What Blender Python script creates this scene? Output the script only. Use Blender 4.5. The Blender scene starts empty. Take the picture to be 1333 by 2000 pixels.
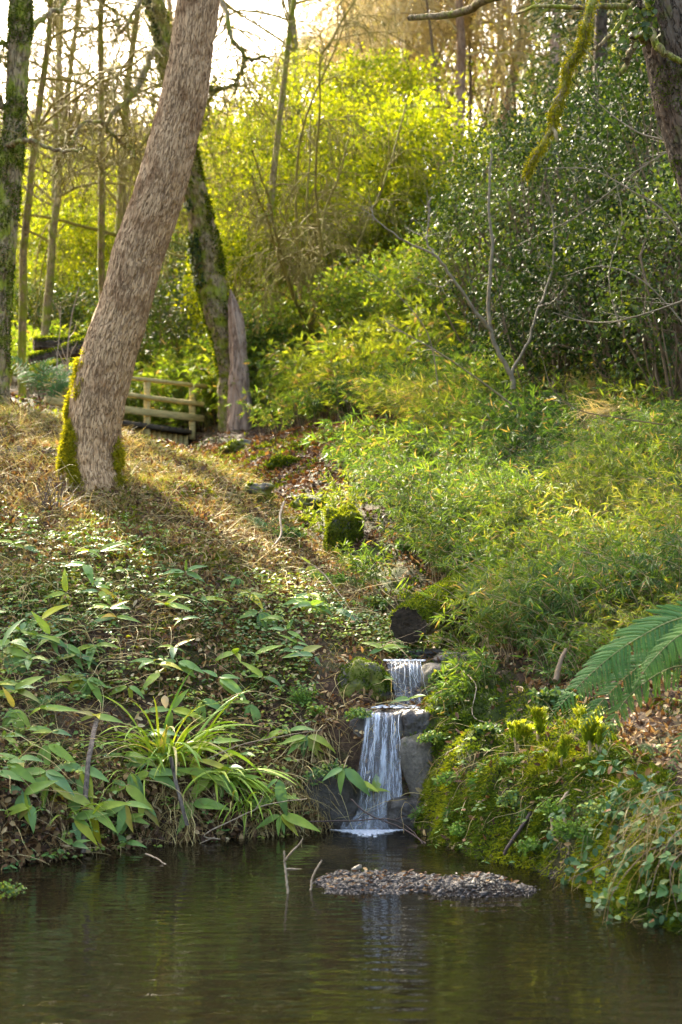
import bpy, math, random
import numpy as np
from mathutils import Vector, Matrix

# ------------------------------------------------------------------ camera, sky, sun, exposure
SC = bpy.context.scene
COL = SC.collection
F = 2778.0                       # focal length in photograph pixels (50 mm on a 24x36 frame)
EYE = 1.6
HOR = 1190.0
cam_d = bpy.data.cameras.new('camera'); cam = bpy.data.objects.new('camera', cam_d); COL.objects.link(cam)
cam_d.sensor_fit = 'VERTICAL'; cam_d.sensor_height = 36; cam_d.sensor_width = 24; cam_d.lens = 50
cam_d.shift_y = (HOR - 1000) / 2000
cam_d.clip_start = 0.1; cam_d.clip_end = 600
cam.location = (0, 0, EYE); cam.rotation_euler = (math.radians(90), 0, 0)
cam_d.dof.use_dof = True; cam_d.dof.focus_distance = 10.9; cam_d.dof.aperture_fstop = 2.5
SC.camera = cam

SUN_DIR = np.array((-0.38, 0.70, 0.60)); SUN_DIR /= np.linalg.norm(SUN_DIR)
W = bpy.data.worlds.new("World"); SC.world = W; W.use_nodes = True
wn = W.node_tree.nodes; wl = W.node_tree.links
bg = wn['Background']
sky = wn.new('ShaderNodeTexSky'); sky.sky_type = 'NISHITA'; sky.sun_disc = False
sky.sun_elevation = math.asin(SUN_DIR[2]); sky.sun_rotation = math.atan2(SUN_DIR[0], SUN_DIR[1])
sky.air_density = 1.0; sky.dust_density = 8.0; sky.ozone_density = 0.0
wl.new(sky.outputs[0], bg.inputs[0]); bg.inputs[1].default_value = 0.15
sl = bpy.data.lights.new('sun', 'SUN'); so = bpy.data.objects.new('sun', sl); COL.objects.link(so)
sl.energy = 5.0; sl.angle = math.radians(0.6); sl.color = (1.0, 0.89, 0.68)
so.rotation_euler = Vector(SUN_DIR).to_track_quat('Z', 'Y').to_euler()
SC.view_settings.view_transform = 'Standard'; SC.view_settings.look = 'None'
SC.view_settings.gamma = 1; SC.view_settings.use_curve_mapping = False
SC.view_settings.exposure = 2.8
SC.render.engine = 'CYCLES'
SC.cycles.max_bounces = 7; SC.cycles.diffuse_bounces = 3; SC.cycles.glossy_bounces = 3
SC.cycles.transmission_bounces = 3; SC.cycles.transparent_max_bounces = 8
SC.cycles.use_denoising = True
SC.cycles.sample_clamp_indirect = 6.0
SC.cycles.caustics_reflective = False; SC.cycles.caustics_refractive = False

rng = np.random.default_rng(11)
random.seed(5)
PI = math.pi

def P(px, py, D):                # a photograph position at a distance, as a point of the place
    return np.array(((px - 666.5) * D / F, D, EYE + (HOR - py) * D / F))

# ------------------------------------------------------------------ numeric helpers
def norm(v):
    return v / np.maximum(np.linalg.norm(v, axis=-1, keepdims=True), 1e-9)

def _hash(ix, iy, iz, seed):
    h = (ix * 374761393 + iy * 668265263 + iz * 2147483647 + seed * 974711) & 0xffffffff
    h = ((h ^ (h >> 13)) * 1274126177) & 0xffffffff
    h = h ^ (h >> 16)
    return (h & 0xffff) / 65535.0

def vnoise(p, seed=0):
    p = np.asarray(p, float)
    i = np.floor(p).astype(np.int64); f = p - i; f = f * f * (3 - 2 * f)
    r = 0
    for dx in (0, 1):
        for dy in (0, 1):
            for dz in (0, 1):
                w = (f[..., 0] if dx else 1 - f[..., 0]) * (f[..., 1] if dy else 1 - f[..., 1]) * (f[..., 2] if dz else 1 - f[..., 2])
                r = r + w * _hash(i[..., 0] + dx, i[..., 1] + dy, i[..., 2] + dz, seed)
    return r

def fbm(p, oct=4, seed=0):
    p = np.asarray(p, float); a = 0.5; s = 0; t = 0
    for o in range(oct):
        s = s + a * vnoise(p * 2 ** o, seed + o * 7); t += a; a *= 0.5
    return s / t

def sstep(a, b, x):
    t = np.clip((x - a) / (b - a), 0, 1); return t * t * (3 - 2 * t)

class Acc:                       # collects geometry for ONE mesh object
    def __init__(s): s.V = []; s.Q = []; s.T = []; s.A = []; s.B = []; s.n = 0
    def add(s, V, Fc, rnd=None, rnd2=None):
        V = np.asarray(V, float).reshape(-1, 3); m = len(V)
        Fc = np.asarray(Fc, np.int64) + s.n
        (s.Q if Fc.shape[1] == 4 else s.T).append(Fc)
        s.V.append(V); s.n += m
        s.A.append(np.broadcast_to(np.asarray(0.5 if rnd is None else rnd, float), (m,)))
        s.B.append(np.broadcast_to(np.asarray(0.5 if rnd2 is None else rnd2, float), (m,)))
        return s
    def mesh(s, name, mat, smooth=False):
        me = bpy.data.meshes.new(name)
        V = np.concatenate(s.V).astype(np.float32)
        q = np.concatenate(s.Q) if s.Q else np.zeros((0, 4), np.int64)
        t = np.concatenate(s.T) if s.T else np.zeros((0, 3), np.int64)
        loops = np.concatenate([q.ravel(), t.ravel()]).astype(np.int32)
        starts = np.concatenate([np.arange(len(q)) * 4, len(q) * 4 + np.arange(len(t)) * 3]).astype(np.int32)
        me.vertices.add(len(V)); me.vertices.foreach_set('co', V.ravel())
        me.loops.add(len(loops)); me.loops.foreach_set('vertex_index', loops)
        me.polygons.add(len(starts)); me.polygons.foreach_set('loop_start', starts)
        me.update(calc_edges=True)
        if smooth: me.polygons.foreach_set('use_smooth', np.ones(len(starts), bool))
        for nm, src in (('rnd', s.A), ('rnd2', s.B)):
            at = me.attributes.new(nm, 'FLOAT', 'POINT'); at.data.foreach_set('value', np.concatenate(src).astype(np.float32))
        if mat: me.materials.append(mat)
        return me
    def build(s, name, mat, parent=None, smooth=False, loc=None):
        return obj(name, s.mesh(name, mat, smooth), parent, loc)

def obj(name, me, parent=None, loc=None):
    o = bpy.data.objects.new(name, me); COL.objects.link(o)
    if parent is not None:
        o.parent = parent
        if loc is None: o.matrix_parent_inverse = Matrix.Translation(-Vector(parent.location))   # geometry given in world positions
    if loc is not None: o.location = loc
    return o

def tag(o, label=None, cat=None, group=None, kind=None):
    if label: o['label'] = label
    if cat: o['category'] = cat
    if group: o['group'] = group
    if kind: o['kind'] = kind
    return o

def thing(name, loc, label, cat, group=None):
    o = bpy.data.objects.new(name, None); COL.objects.link(o); o.location = tuple(loc); o.empty_display_size = 0.1
    return tag(o, label, cat, group)

def frames(T):
    up = np.zeros_like(T); up[..., 2] = 1.0
    bad = np.abs(T[..., 2]) > 0.9
    up[bad] = (1.0, 0.03, 0)
    A = norm(np.cross(T, up)); B = np.cross(T, A)
    return A, B

def tubes(acc, Pl, R, sides=5, rnd=None, cap=False):
    """Pl [n,k,3] centre lines, R [n,k] radii"""
    Pl = np.asarray(Pl, float); R = np.asarray(R, float)
    n, k, _ = Pl.shape
    T = norm(np.gradient(Pl, axis=1))
    mT = norm(Pl[:, -1] - Pl[:, 0])
    ref = np.where(np.abs(mT[:, 2:3]) > 0.8, np.array((1.0, 0.1, 0)), np.array((0, 0, 1.0)))[:, None, :]
    A = norm(np.cross(T, ref)); B = np.cross(T, A)
    th = np.arange(sides) * 2 * PI / sides
    V = Pl[:, :, None, :] + R[:, :, None, None] * (np.cos(th)[None, None, :, None] * A[:, :, None, :] + np.sin(th)[None, None, :, None] * B[:, :, None, :])
    i = np.arange(n)[:, None, None] * k * sides; j = np.arange(k - 1)[None, :, None] * sides; s = np.arange(sides)[None, None, :]
    s2 = (s + 1) % sides
    a = i + j + s; b = i + j + s2
    Fc = np.stack([a, b, b + sides, a + sides], -1).reshape(-1, 4)
    r = None if rnd is None else np.repeat(np.broadcast_to(rnd, (n,)), k * sides)
    acc.add(V.reshape(-1, 3), Fc, r)
    if cap:
        for e in (0, k - 1):
            c = Pl[:, e]
            base = (np.arange(n) * k + e)[:, None] * sides
            # caps as separate fans
            ring = V[:, e]
            VV = np.concatenate([ring, c[:, None, :]], 1).reshape(-1, 3)
            o = np.arange(n)[:, None] * (sides + 1)
            q = np.arange(sides)[None, :]
            f = np.stack([o + q, o + (q + 1) % sides, np.broadcast_to(o + sides, (n, sides))], -1).reshape(-1, 3)
            acc.add(VV, f)
    return acc

def ribbons(acc, Pl, Wd, side, rnd=None, rnd2=None, fold=0.0):
    """flat curved blades; Pl [n,k,3], Wd [n,k], side [n,3]"""
    n, k, _ = Pl.shape
    S = side[:, None, :]
    if fold > 0:
        T = norm(np.gradient(Pl, axis=1)); N = norm(np.cross(T, np.broadcast_to(S, Pl.shape)))
        L = Pl - S * Wd[..., None] * .5 + N * Wd[..., None] * fold; R = Pl + S * Wd[..., None] * .5 + N * Wd[..., None] * fold
        V = np.stack([L, Pl, R], 2); m = 3
    else:
        V = np.stack([Pl - S * Wd[..., None] * .5, Pl + S * Wd[..., None] * .5], 2); m = 2
    i = np.arange(n)[:, None, None] * k * m; j = np.arange(k - 1)[None, :, None] * m; s = np.arange(m - 1)[None, None, :]
    a = i + j + s
    Fc = np.stack([a, a + 1, a + 1 + m, a + m], -1).reshape(-1, 4)
    ex = lambda r: None if r is None else np.repeat(np.broadcast_to(r, (n,)), k * m)
    acc.add(V.reshape(-1, 3), Fc, ex(rnd), ex(rnd2)); return acc

LANCE = (np.array([(0, 0, 0), (.38, -.5, .05), (.38, .5, .05), (.45, 0, 0), (1, 0, -.18)]), np.array([(0, 1, 3), (0, 3, 2), (1, 4, 3), (3, 4, 2)]))
DIAM = (np.array([(0, 0, 0), (.42, -.5, .04), (.42, .5, .04), (1, 0, -.08)]), np.array([(0, 1, 3), (0, 3, 2)]))
OVAL = (np.array([(0, 0, 0), (.22, -.4, .05), (.6, -.42, .04), (1, 0, -.1), (.6, .42, .04), (.22, .4, .05), (.45, 0, -.0)]),
        np.array([(0, 1, 6), (1, 2, 6), (2, 3, 6), (3, 4, 6), (4, 5, 6), (5, 0, 6)]))
CURL = (np.array([(0, 0, 0), (.3, -.38, .14), (.7, -.32, .16), (1, .06, .1), (.65, .4, .12), (.25, .3, .1), (.45, 0, -.02)]),
        np.array([(0, 1, 6), (1, 2, 6), (2, 3, 6), (3, 4, 6), (4, 5, 6), (5, 0, 6)]))

def leaves(acc, pos, d, up, L, Wd, tmpl=DIAM, rnd=None, rnd2=None):
    pts, tris = tmpl; m = len(pts); n = len(pos)
    d = norm(d); s = norm(np.cross(d, up)); nn = np.cross(s, d)
    L = np.broadcast_to(L, (n,)); Wd = np.broadcast_to(Wd, (n,))
    V = pos[:, None] + L[:, None, None] * pts[None, :, 0:1] * d[:, None] + Wd[:, None, None] * pts[None, :, 1:2] * s[:, None] + L[:, None, None] * pts[None, :, 2:3] * nn[:, None]
    Fc = (np.arange(n)[:, None, None] * m + tris[None]).reshape(-1, 3)
    ex = lambda r: None if r is None else np.repeat(np.broadcast_to(r, (n,)), m)
    acc.add(V.reshape(-1, 3), Fc, ex(rnd), ex(rnd2)); return acc

def rdir(n, zbias=0.0, zs=1.0):
    v = rng.normal(size=(n, 3)); v[:, 2] = v[:, 2] * zs + zbias
    return norm(v)

def grow(base, d, L, r0, r1, k=6, wig=0.15, droop=0.0, up=0.0):
    n = len(base); L = np.broadcast_to(L, (n,)); d = norm(np.array(d, float))
    Pl = np.zeros((n, k, 3)); Pl[:, 0] = base
    for i in range(1, k):
        d = norm(d + rng.normal(size=(n, 3)) * wig + np.array((0, 0, -droop + up)))
        Pl[:, i] = Pl[:, i - 1] + d * (L / (k - 1))[:, None]
    t = np.linspace(0, 1, k)[None]
    R = np.broadcast_to(r0, (n,))[:, None] * (1 - t) + np.broadcast_to(r1, (n,))[:, None] * t
    return Pl, R

def spawn(Pl, R, per, t0=0.25, t1=1.0, ang=0.9, lr=(0.35, 0.6), rr=0.55, k=5, wig=0.2, droop=0.0, up=0.0, L=None):
    n, kk, _ = Pl.shape
    idx = np.repeat(np.arange(n), per); m = len(idx)
    t = rng.uniform(t0, t1, m) * (kk - 1); i = np.minimum(t.astype(int), kk - 2); f = (t - i)[:, None]
    base = Pl[idx, i] * (1 - f) + Pl[idx, i + 1] * f
    tan = norm(Pl[idx, i + 1] - Pl[idx, i])
    perp = norm(np.cross(tan, rng.normal(size=(m, 3))))
    a = rng.uniform(0.6, 1.3, m)[:, None] * ang
    d = tan * np.cos(a) + perp * np.sin(a)
    plen = np.linalg.norm(np.diff(Pl, axis=1), axis=2).sum(1)[idx] if L is None else np.broadcast_to(L, (m,))
    ln = plen * rng.uniform(lr[0], lr[1], m) * (1.15 - 0.5 * t / (kk - 1))
    r = (R[idx, i] * (1 - f[:, 0]) + R[idx, i + 1] * f[:, 0]) * rr
    return grow(base, d, ln, r, r * 0.35, k, wig, droop, up)

def spline(pts, n):              # Catmull-Rom through points (any dimension)
    p = np.asarray(pts, float); p = np.concatenate([[2 * p[0] - p[1]], p, [2 * p[-1] - p[-2]]])
    m = len(p) - 3; out = []
    for t in np.linspace(0, m - 1e-6, n):
        i = int(t); f = t - i; a, b, c, d = p[i:i + 4]
        out.append(0.5 * (2 * b + (c - a) * f + (2 * a - 5 * b + 4 * c - d) * f * f + (3 * b - a - 3 * c + d) * f ** 3))
    return np.array(out)

# ------------------------------------------------------------------ materials
class NT:
    def __init__(s, name):
        s.m = bpy.data.materials.new(name); s.m.use_nodes = True; s.t = s.m.node_tree
        s.t.nodes.clear(); s.out = s.t.nodes.new('ShaderNodeOutputMaterial')
    def n(s, typ, ins=None, **kw):
        nd = s.t.nodes.new('ShaderNode' + typ)
        for k, v in kw.items(): setattr(nd, k, v)
        for k, v in (ins or {}).items():
            if isinstance(v, bpy.types.NodeSocket): s.t.links.new(v, nd.inputs[k])
            else: nd.inputs[k].default_value = v
        return nd
    def attr(s, name): return s.n('Attribute', attribute_name=name).outputs['Fac']
    def ramp(s, fac, stops, interp='LINEAR'):
        r = s.n('ValToRGB', {0: fac}); e = r.color_ramp; e.interpolation = interp
        while len(e.elements) < len(stops): e.elements.new(0.5)
        for el, (p, c) in zip(e.elements, stops):
            el.position = p; el.color = (*c, 1) if len(c) == 3 else c
        return r.outputs[0]
    def mix(s, fac, a, b, bt='MIX'):
        nd = s.n('Mix', data_type='RGBA', blend_type=bt)
        for k, v in ((0, fac), (6, a), (7, b)):
            if isinstance(v, bpy.types.NodeSocket): s.t.links.new(v, nd.inputs[k])
            else: nd.inputs[k].default_value = (*v, 1) if isinstance(v, tuple) and len(v) == 3 else v
        return nd.outputs[2]
    def noise(s, vec, scale, detail=4, rough=0.6, out=0):
        return s.n('TexNoise', {'Vector': vec, 'Scale': scale, 'Detail': detail, 'Roughness': rough}).outputs[out]
    def pos(s): return s.n('NewGeometry').outputs['Position']
    def objc(s): return s.n('TexCoord').outputs['Object']
    def end(s, sh): s.t.links.new(sh, s.out.inputs[0]); return s.m
    def bump(s, h, strength=0.5, dist=0.02): return s.n('Bump', {'Height': h, 'Strength': strength, 'Distance': dist}).outputs[0]

def leafmat(name, stops, tr=0.45, trs=(1.25, 1.15, 0.35), rough=0.55, spec=0.25, dead=None, nscale=3.0):
    t = NT(name)
    c = t.ramp(t.attr('rnd'), stops)
    nz = t.noise(t.pos(), nscale, 2)
    c = t.mix(1.0, c, t.ramp(nz, [(0.3, (.72, .74, .8)), (0.7, (1.18, 1.15, 1.0))]), 'MULTIPLY')
    if dead is not None:
        k = t.n('Math', {0: t.attr('rnd2'), 1: dead[0]}, operation='GREATER_THAN').outputs[0]
        c = t.mix(k, c, dead[1])
    if name in ('broad_bamboo_leaf', 'bramble_leaf'):
        oi = t.n('ObjectInfo').outputs['Random']; c = t.mix(1.0, c, t.ramp(oi, [(0, (.62, .70, .85)), (.35, (.95, 1, .95)), (.65, (1.1, 1.08, .8)), (.85, (1.45, 1.15, .55)), (.93, (1.5, 1.1, .6)), (1, (2.0, 1.0, .9))]), 'MULTIPLY')
    b = t.n('BsdfPrincipled', {'Base Color': c, 'Roughness': rough, 'Specular IOR Level': spec})
    tc = t.mix(1.0, c, trs, 'MULTIPLY')
    tl = t.n('BsdfTranslucent', {'Color': tc})
    return t.end(t.n('MixShader', {0: tr, 1: b.outputs[0], 2: tl.outputs[0]}).outputs[0])

M = {}
M['bamboo'] = leafmat('bamboo_leaf', [(0, (.04, .09, .03)), (.3, (.075, .15, .035)), (.6, (.14, .22, .04)), (.85, (.26, .32, .045)), (1, (.46, .45, .12))], dead=(.93, (.34, .25, .12)), nscale=1.2)
M['bambooy'] = leafmat('yellow_bamboo_leaf', [(0, (.09, .17, .03)), (.5, (.19, .28, .035)), (1, (.37, .41, .05))], dead=(.95, (.34, .25, .12)), nscale=1.0)
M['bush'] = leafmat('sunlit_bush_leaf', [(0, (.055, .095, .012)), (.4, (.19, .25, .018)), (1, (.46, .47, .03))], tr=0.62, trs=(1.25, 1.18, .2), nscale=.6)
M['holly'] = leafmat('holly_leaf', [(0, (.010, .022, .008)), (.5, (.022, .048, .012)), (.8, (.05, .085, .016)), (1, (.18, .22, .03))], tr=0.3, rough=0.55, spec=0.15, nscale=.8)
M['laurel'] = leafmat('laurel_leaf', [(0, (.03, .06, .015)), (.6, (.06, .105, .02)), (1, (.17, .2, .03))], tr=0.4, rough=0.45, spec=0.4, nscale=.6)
M['larch'] = leafmat('golden_larch_twiglets', [(0, (.45, .34, .12)), (.5, (.70, .58, .24)), (1, (.88, .80, .40))], tr=0.6, trs=(1.1, 1.1, .6), rough=.8, spec=.1, nscale=.3)
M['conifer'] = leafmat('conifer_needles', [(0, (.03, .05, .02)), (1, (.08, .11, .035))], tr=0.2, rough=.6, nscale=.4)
M['ivy'] = leafmat('bramble_leaf', [(0, (.055, .13, .045)), (.4, (.12, .22, .055)), (.7, (.20, .30, .05)), (1, (.36, .40, .045))], tr=0.25, rough=0.55, spec=0.28, dead=(.965, (.28, .13, .05)), nscale=2)
M['sasa'] = leafmat('broad_bamboo_leaf', [(0, (.18, .31, .11)), (.4, (.19, .32, .07)), (.8, (.28, .39, .055)), (1, (.48, .50, .06))], tr=0.34, rough=0.48, spec=0.3, nscale=9)
M['strap'] = leafmat('sedge_leaf', [(0, (.14, .28, .035)), (.5, (.27, .42, .045)), (.85, (.42, .50, .07)), (1, (.6, .50, .2))], tr=0.3, rough=.4, nscale=8)
M['fern'] = leafmat('fern_leaf', [(0, (.05, .145, .04)), (.5, (.08, .20, .045)), (1, (.15, .29, .05))], tr=0.35, rough=.6, nscale=5)
M['weed'] = leafmat('bright_weed_leaf', [(0, (.10, .22, .035)), (1, (.22, .36, .05))], tr=0.4, nscale=5)
M['sprout'] = leafmat('young_sprout_leaf', [(0, (.13, .24, .02)), (.6, (.29, .38, .025)), (1, (.46, .46, .05))], tr=0.4, nscale=12)
M['moss'] = leafmat('moss_fuzz', [(0, (.035, .065, .010)), (.5, (.10, .155, .014)), (1, (.30, .33, .018))], tr=0.35, rough=.9, spec=.1, nscale=7)
M['mossy'] = leafmat('yellow_moss_fuzz', [(0, (.16, .17, .012)), (.5, (.30, .30, .015)), (1, (.48, .42, .03))], tr=0.4, rough=.9, spec=.1, nscale=7)
M['litter'] = leafmat('dead_leaf', [(0, (.055, .028, .014)), (.4, (.15, .08, .035)), (.7, (.27, .165, .065)), (.9, (.44, .31, .14)), (1, (.66, .54, .32))], tr=0.18, trs=(1.2, .9, .5), rough=.65, spec=.3, nscale=1.5)
M['straw'] = leafmat('dead_grass', [(0, (.14, .09, .03)), (.5, (.38, .29, .11)), (1, (.68, .58, .28))], tr=0.2, trs=(1.1, .95, .6), rough=.6, nscale=2)
M['grass'] = leafmat('grass_blade', [(0, (.09, .13, .025)), (.6, (.2, .24, .04)), (1, (.42, .36, .12))], tr=0.35, nscale=1.2)

def barkmat(name, lo, mid, hi, patch=(.10, .06, .035), moss=None, stretch=6.0, scale=9.0, mosslo=.52):
    t = NT(name)
    tc = t.n('Attribute', attribute_name='tc').outputs['Vector']
    mp = t.n('Mapping', {0: tc, 3: (1, 1, 1.0 / stretch)}).outputs[0]
    a = t.noise(mp, scale * 3, 5, .65)
    v = t.n('TexNoise', {'Vector': t.n('VectorMath', {0: mp, 1: t.n('VectorMath', {0: t.noise(mp, scale * 1.2, 3, out=1), 'Scale': .9 / scale}, operation='SCALE').outputs[0]}, operation='ADD').outputs[0], 'Scale': scale * 2.0, 'Detail': 2.5, 'Roughness': .55}).outputs[0]
    ck = t.n('MapRange', {0: t.n('Math', {0: t.n('Math', {0: v, 1: .5}, operation='SUBTRACT').outputs[0]}, operation='ABSOLUTE').outputs[0], 1: .0, 2: .05}).outputs[0]
    hm = t.n('Math', {0: t.n('Math', {0: ck, 1: .6}, operation='MULTIPLY').outputs[0], 1: t.n('Math', {0: a, 1: .5}, operation='MULTIPLY').outputs[0]}, operation='ADD').outputs[0]
    c = t.mix(ck, lo, t.ramp(a, [(.32, mid), (.62, hi)]))
    pn = t.noise(tc, 2.6, 5, .7)
    c = t.mix(t.ramp(pn, [(.50, (0, 0, 0)), (.60, (.75, .75, .75))]), c, patch)
    c = t.mix(t.ramp(t.noise(tc, 7, 4), [(.35, (0, 0, 0)), (.75, (.35, .35, .35))]), c, tuple(min(1, x * 1.25) for x in hi))
    if moss:
        mm = t.ramp(t.noise(tc, 3.1, 5, .7), [(mosslo, (0, 0, 0)), (mosslo + .12, (1, 1, 1))])
        c = t.mix(mm, c, moss)
    b = t.n('BsdfPrincipled', {'Base Color': c, 'Roughness': .85, 'Specular IOR Level': .2, 'Normal': t.bump(hm, .9, .03)})
    return t.end(b.outputs[0])
M['bark_big'] = barkmat('ridged_grey_bark', (.15, .085, .04), (.36, .235, .12), (.57, .385, .205), patch=(.21, .11, .045), stretch=6, scale=27)
M['bark_mossy'] = barkmat('mossy_bark', (.06, .048, .022), (.18, .14, .07), (.33, .26, .14), patch=(.13, .09, .04), moss=(.22, .25, .025), stretch=3, scale=7, mosslo=.46)
M['bark_dark'] = barkmat('dark_bark', (.02, .015, .01), (.07, .05, .035), (.14, .11, .075), moss=(.10, .11, .02), stretch=3, scale=9, mosslo=.58)
M['deadwood'] = barkmat('pale_dead_wood', (.13, .08, .05), (.30, .20, .13), (.45, .33, .24), patch=(.22, .13, .08), stretch=10, scale=7)

def simple(name, stops, scale=6, rough=.8, bump=.4, bdist=.01, spec=.3, stretch=(1, 1, 1), detail=5, coord='pos'):
    t = NT(name)
    v = t.n('Mapping', {0: t.pos() if coord == 'pos' else t.objc(), 3: stretch}).outputs[0]
    nz = t.noise(v, scale, detail, .65)
    c = t.ramp(nz, stops)
    b = t.n('BsdfPrincipled', {'Base Color': c, 'Roughness': rough, 'Specular IOR Level': spec, 'Normal': t.bump(nz, bump, bdist)})
    return t.end(b.outputs[0])
M['twig'] = simple('brown_twig', [(.3, (.09, .06, .035)), (.7, (.22, .16, .09))], 9, .8)
M['twig_moss'] = simple('mossy_twig', [(.3, (.11, .085, .03)), (.55, (.20, .17, .03)), (.75, (.30, .28, .04))], 5, .9)
M['twig_pale'] = simple('pale_larch_twig', [(.3, (.50, .39, .17)), (.7, (.82, .70, .38))], 2, .8)
M['twig_grey'] = simple('grey_sapling_bark', [(.3, (.12, .095, .06)), (.7, (.27, .23, .15))], 14, .75)
M['twig_dark'] = simple('dark_wet_twig', [(.3, (.03, .02, .015)), (.7, (.09, .06, .045))], 14, .55)
M['stem_green'] = simple('green_stem', [(.3, (.12, .14, .04)), (.7, (.24, .24, .08))], 8, .6)
M['stem_straw'] = simple('straw_stem', [(.3, (.26, .18, .09)), (.7, (.48, .38, .2))], 8, .6)
M['wood_rail'] = simple('weathered_softwood', [(.32, (.20, .19, .06)), (.45, (.42, .34, .13)), (.7, (.60, .48, .20))], 9, .75, stretch=(.5, .5, 3))
M['wood_dark'] = simple('dark_deck_timber', [(.3, (.035, .028, .02)), (.7, (.10, .08, .05))], 9, .8)
M['stake'] = simple('grey_weathered_stake', [(.35, (.03, .024, .018)), (.65, (.19, .155, .115))], 45, .9, stretch=(1, 1, .08), bump=1.0)
M['log_end'] = simple('rotten_log_end', [(.3, (.012, .009, .006)), (.6, (.045, .032, .02)), (.8, (.11, .08, .04))], 22, .9, bump=1, bdist=.03)
M['soil'] = simple('dark_soil', [(.3, (.02, .014, .01)), (.7, (.07, .045, .03))], 9, .9)

def rockmat(name, lo, mid, hi, moss=None, rough=.6, mosslo=.5):
    t = NT(name); p = t.pos()
    a = t.noise(p, 6, 8, .7); b2 = t.noise(p, 60, 4, .6)
    c = t.ramp(a, [(.3, lo), (.5, mid), (.72, hi)])
    c = t.mix(1.0, c, t.ramp(b2, [(.3, (.6, .6, .6)), (.7, (1.25, 1.25, 1.25))]), 'MULTIPLY')
    if moss:
        c = t.mix(t.ramp(t.noise(p, 5, 6, .7), [(mosslo, (0, 0, 0)), (mosslo + .1, (1, 1, 1))]), c, moss)
    h = t.n('Math', {0: a, 1: b2}, operation='ADD').outputs[0]
    b = t.n('BsdfPrincipled', {'Base Color': c, 'Roughness': rough, 'Specular IOR Level': .5, 'Normal': t.bump(h, .6, .015)})
    return t.end(b.outputs[0])
M['rock_wet'] = rockmat('wet_dark_stone', (.018, .014, .010), (.05, .042, .032), (.125, .108, .08), moss=(.045, .045, .015), rough=.45, mosslo=.56)
M['rock_grey'] = rockmat('grey_rough_stone', (.05, .042, .03), (.125, .108, .08), (.25, .215, .16), moss=(.07, .07, .02), rough=.8, mosslo=.54)
M['rock_moss'] = rockmat('mossy_stone', (.03, .03, .025), (.08, .075, .06), (.16, .14, .11), moss=(.12, .13, .012), rough=.85, mosslo=.42)

def pebblemat():
    t = NT('slate_pebble')
    c = t.ramp(t.attr('rnd'), [(0, (.016, .014, .012)), (.35, (.045, .038, .03)), (.65, (.10, .085, .06)), (.88, (.22, .18, .12)), (1, (.42, .37, .27))])
    c = t.mix(1.0, c, t.ramp(t.noise(t.pos(), 90, 3), [(.3, (.7, .7, .7)), (.7, (1.2, 1.2, 1.2))]), 'MULTIPLY')
    b = t.n('BsdfPrincipled', {'Base Color': c, 'Roughness': .5, 'Specular IOR Level': .5})
    return t.end(b.outputs[0])
M['pebble'] = pebblemat()

def groundmat():
    t = NT('forest_floor'); p = t.pos()
    a = t.noise(p, 2.2, 6, .7); b2 = t.noise(p, 22, 6, .75)
    c = t.ramp(b2, [(.25, (.016, .010, .006)), (.45, (.045, .026, .014)), (.6, (.09, .055, .03)), (.75, (.17, .11, .06))])
    g = t.n('Math', {0: t.ramp(a, [(.52, (0, 0, 0)), (.62, (.6, .6, .6))]), 1: t.attr('rnd')}, operation='MAXIMUM').outputs[0]
    mossc = t.ramp(b2, [(.3, (.02, .03, .006)), (.7, (.075, .10, .014))]); c = t.mix(g, c, mossc)
    wet = t.n('SeparateXYZ', {0: p}).outputs[2]
    c = t.mix(t.ramp(t.n('MapRange', {0: wet, 1: -.1, 2: .55}).outputs[0], [(0, (1, 1, 1)), (.7, (0, 0, 0))]), c, t.mix(g, t.ramp(b2, [(.3, (.018, .013, .01)), (.7, (.075, .05, .032))]), mossc))
    b = t.n('BsdfPrincipled', {'Base Color': c, 'Roughness': .85, 'Specular IOR Level': .25, 'Normal': t.bump(b2, 1.0, .04)})
    return t.end(b.outputs[0])
M['ground'] = groundmat()

def watermat():
    t = NT('pond_water'); p = t.pos()
    m1 = t.n('Mapping', {0: p, 3: (.7, 2.6, 1)}).outputs[0]
    a = t.noise(m1, 4.6, 1.2, .5); b2 = t.noise(m1, 15.0, 1, .5)
    h = t.n('Math', {0: t.n('Math', {0: a, 1: 1.0}, operation='MULTIPLY').outputs[0], 1: t.n('Math', {0: b2, 1: .10}, operation='MULTIPLY').outputs[0]}, operation='ADD').outputs[0]
    # circular ripples spreading from the foot of the fall
    d = t.n('VectorMath', {0: p, 1: (0.22, 10.25, 0)}, operation='DISTANCE').outputs['Value']
    w = t.n('Math', {0: t.n('Math', {0: d, 1: 42.0}, operation='MULTIPLY').outputs[0]}, operation='SINE').outputs[0]
    fall = t.n('MapRange', {0: d, 1: .2, 2: 2.6, 3: .05, 4: 0.0}).outputs[0]
    h = t.n('Math', {0: h, 1: t.n('Math', {0: w, 1: fall}, operation='MULTIPLY').outputs[0]}, operation='ADD').outputs[0]
    nr = t.n('Bump', {'Height': h, 'Strength': .5, 'Distance': .0115}).outputs[0]
    fr = t.n('Fresnel', {'IOR': 1.33, 'Normal': nr}).outputs[0]
    murk = t.n('BsdfDiffuse', {'Color': (.015, .013, .006, 1)}).outputs[0]
    tr = t.n('BsdfTransparent', {'Color': (.62, .56, .40, 1)}).outputs[0]
    body = t.n('MixShader', {0: .45, 1: murk, 2: tr}).outputs[0]
    gl = t.n('BsdfGlossy', {'Roughness': .015, 'Normal': nr}).outputs[0]
    return t.end(t.n('MixShader', {0: fr, 1: body, 2: gl}).outputs[0])
M['water'] = watermat()

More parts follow.
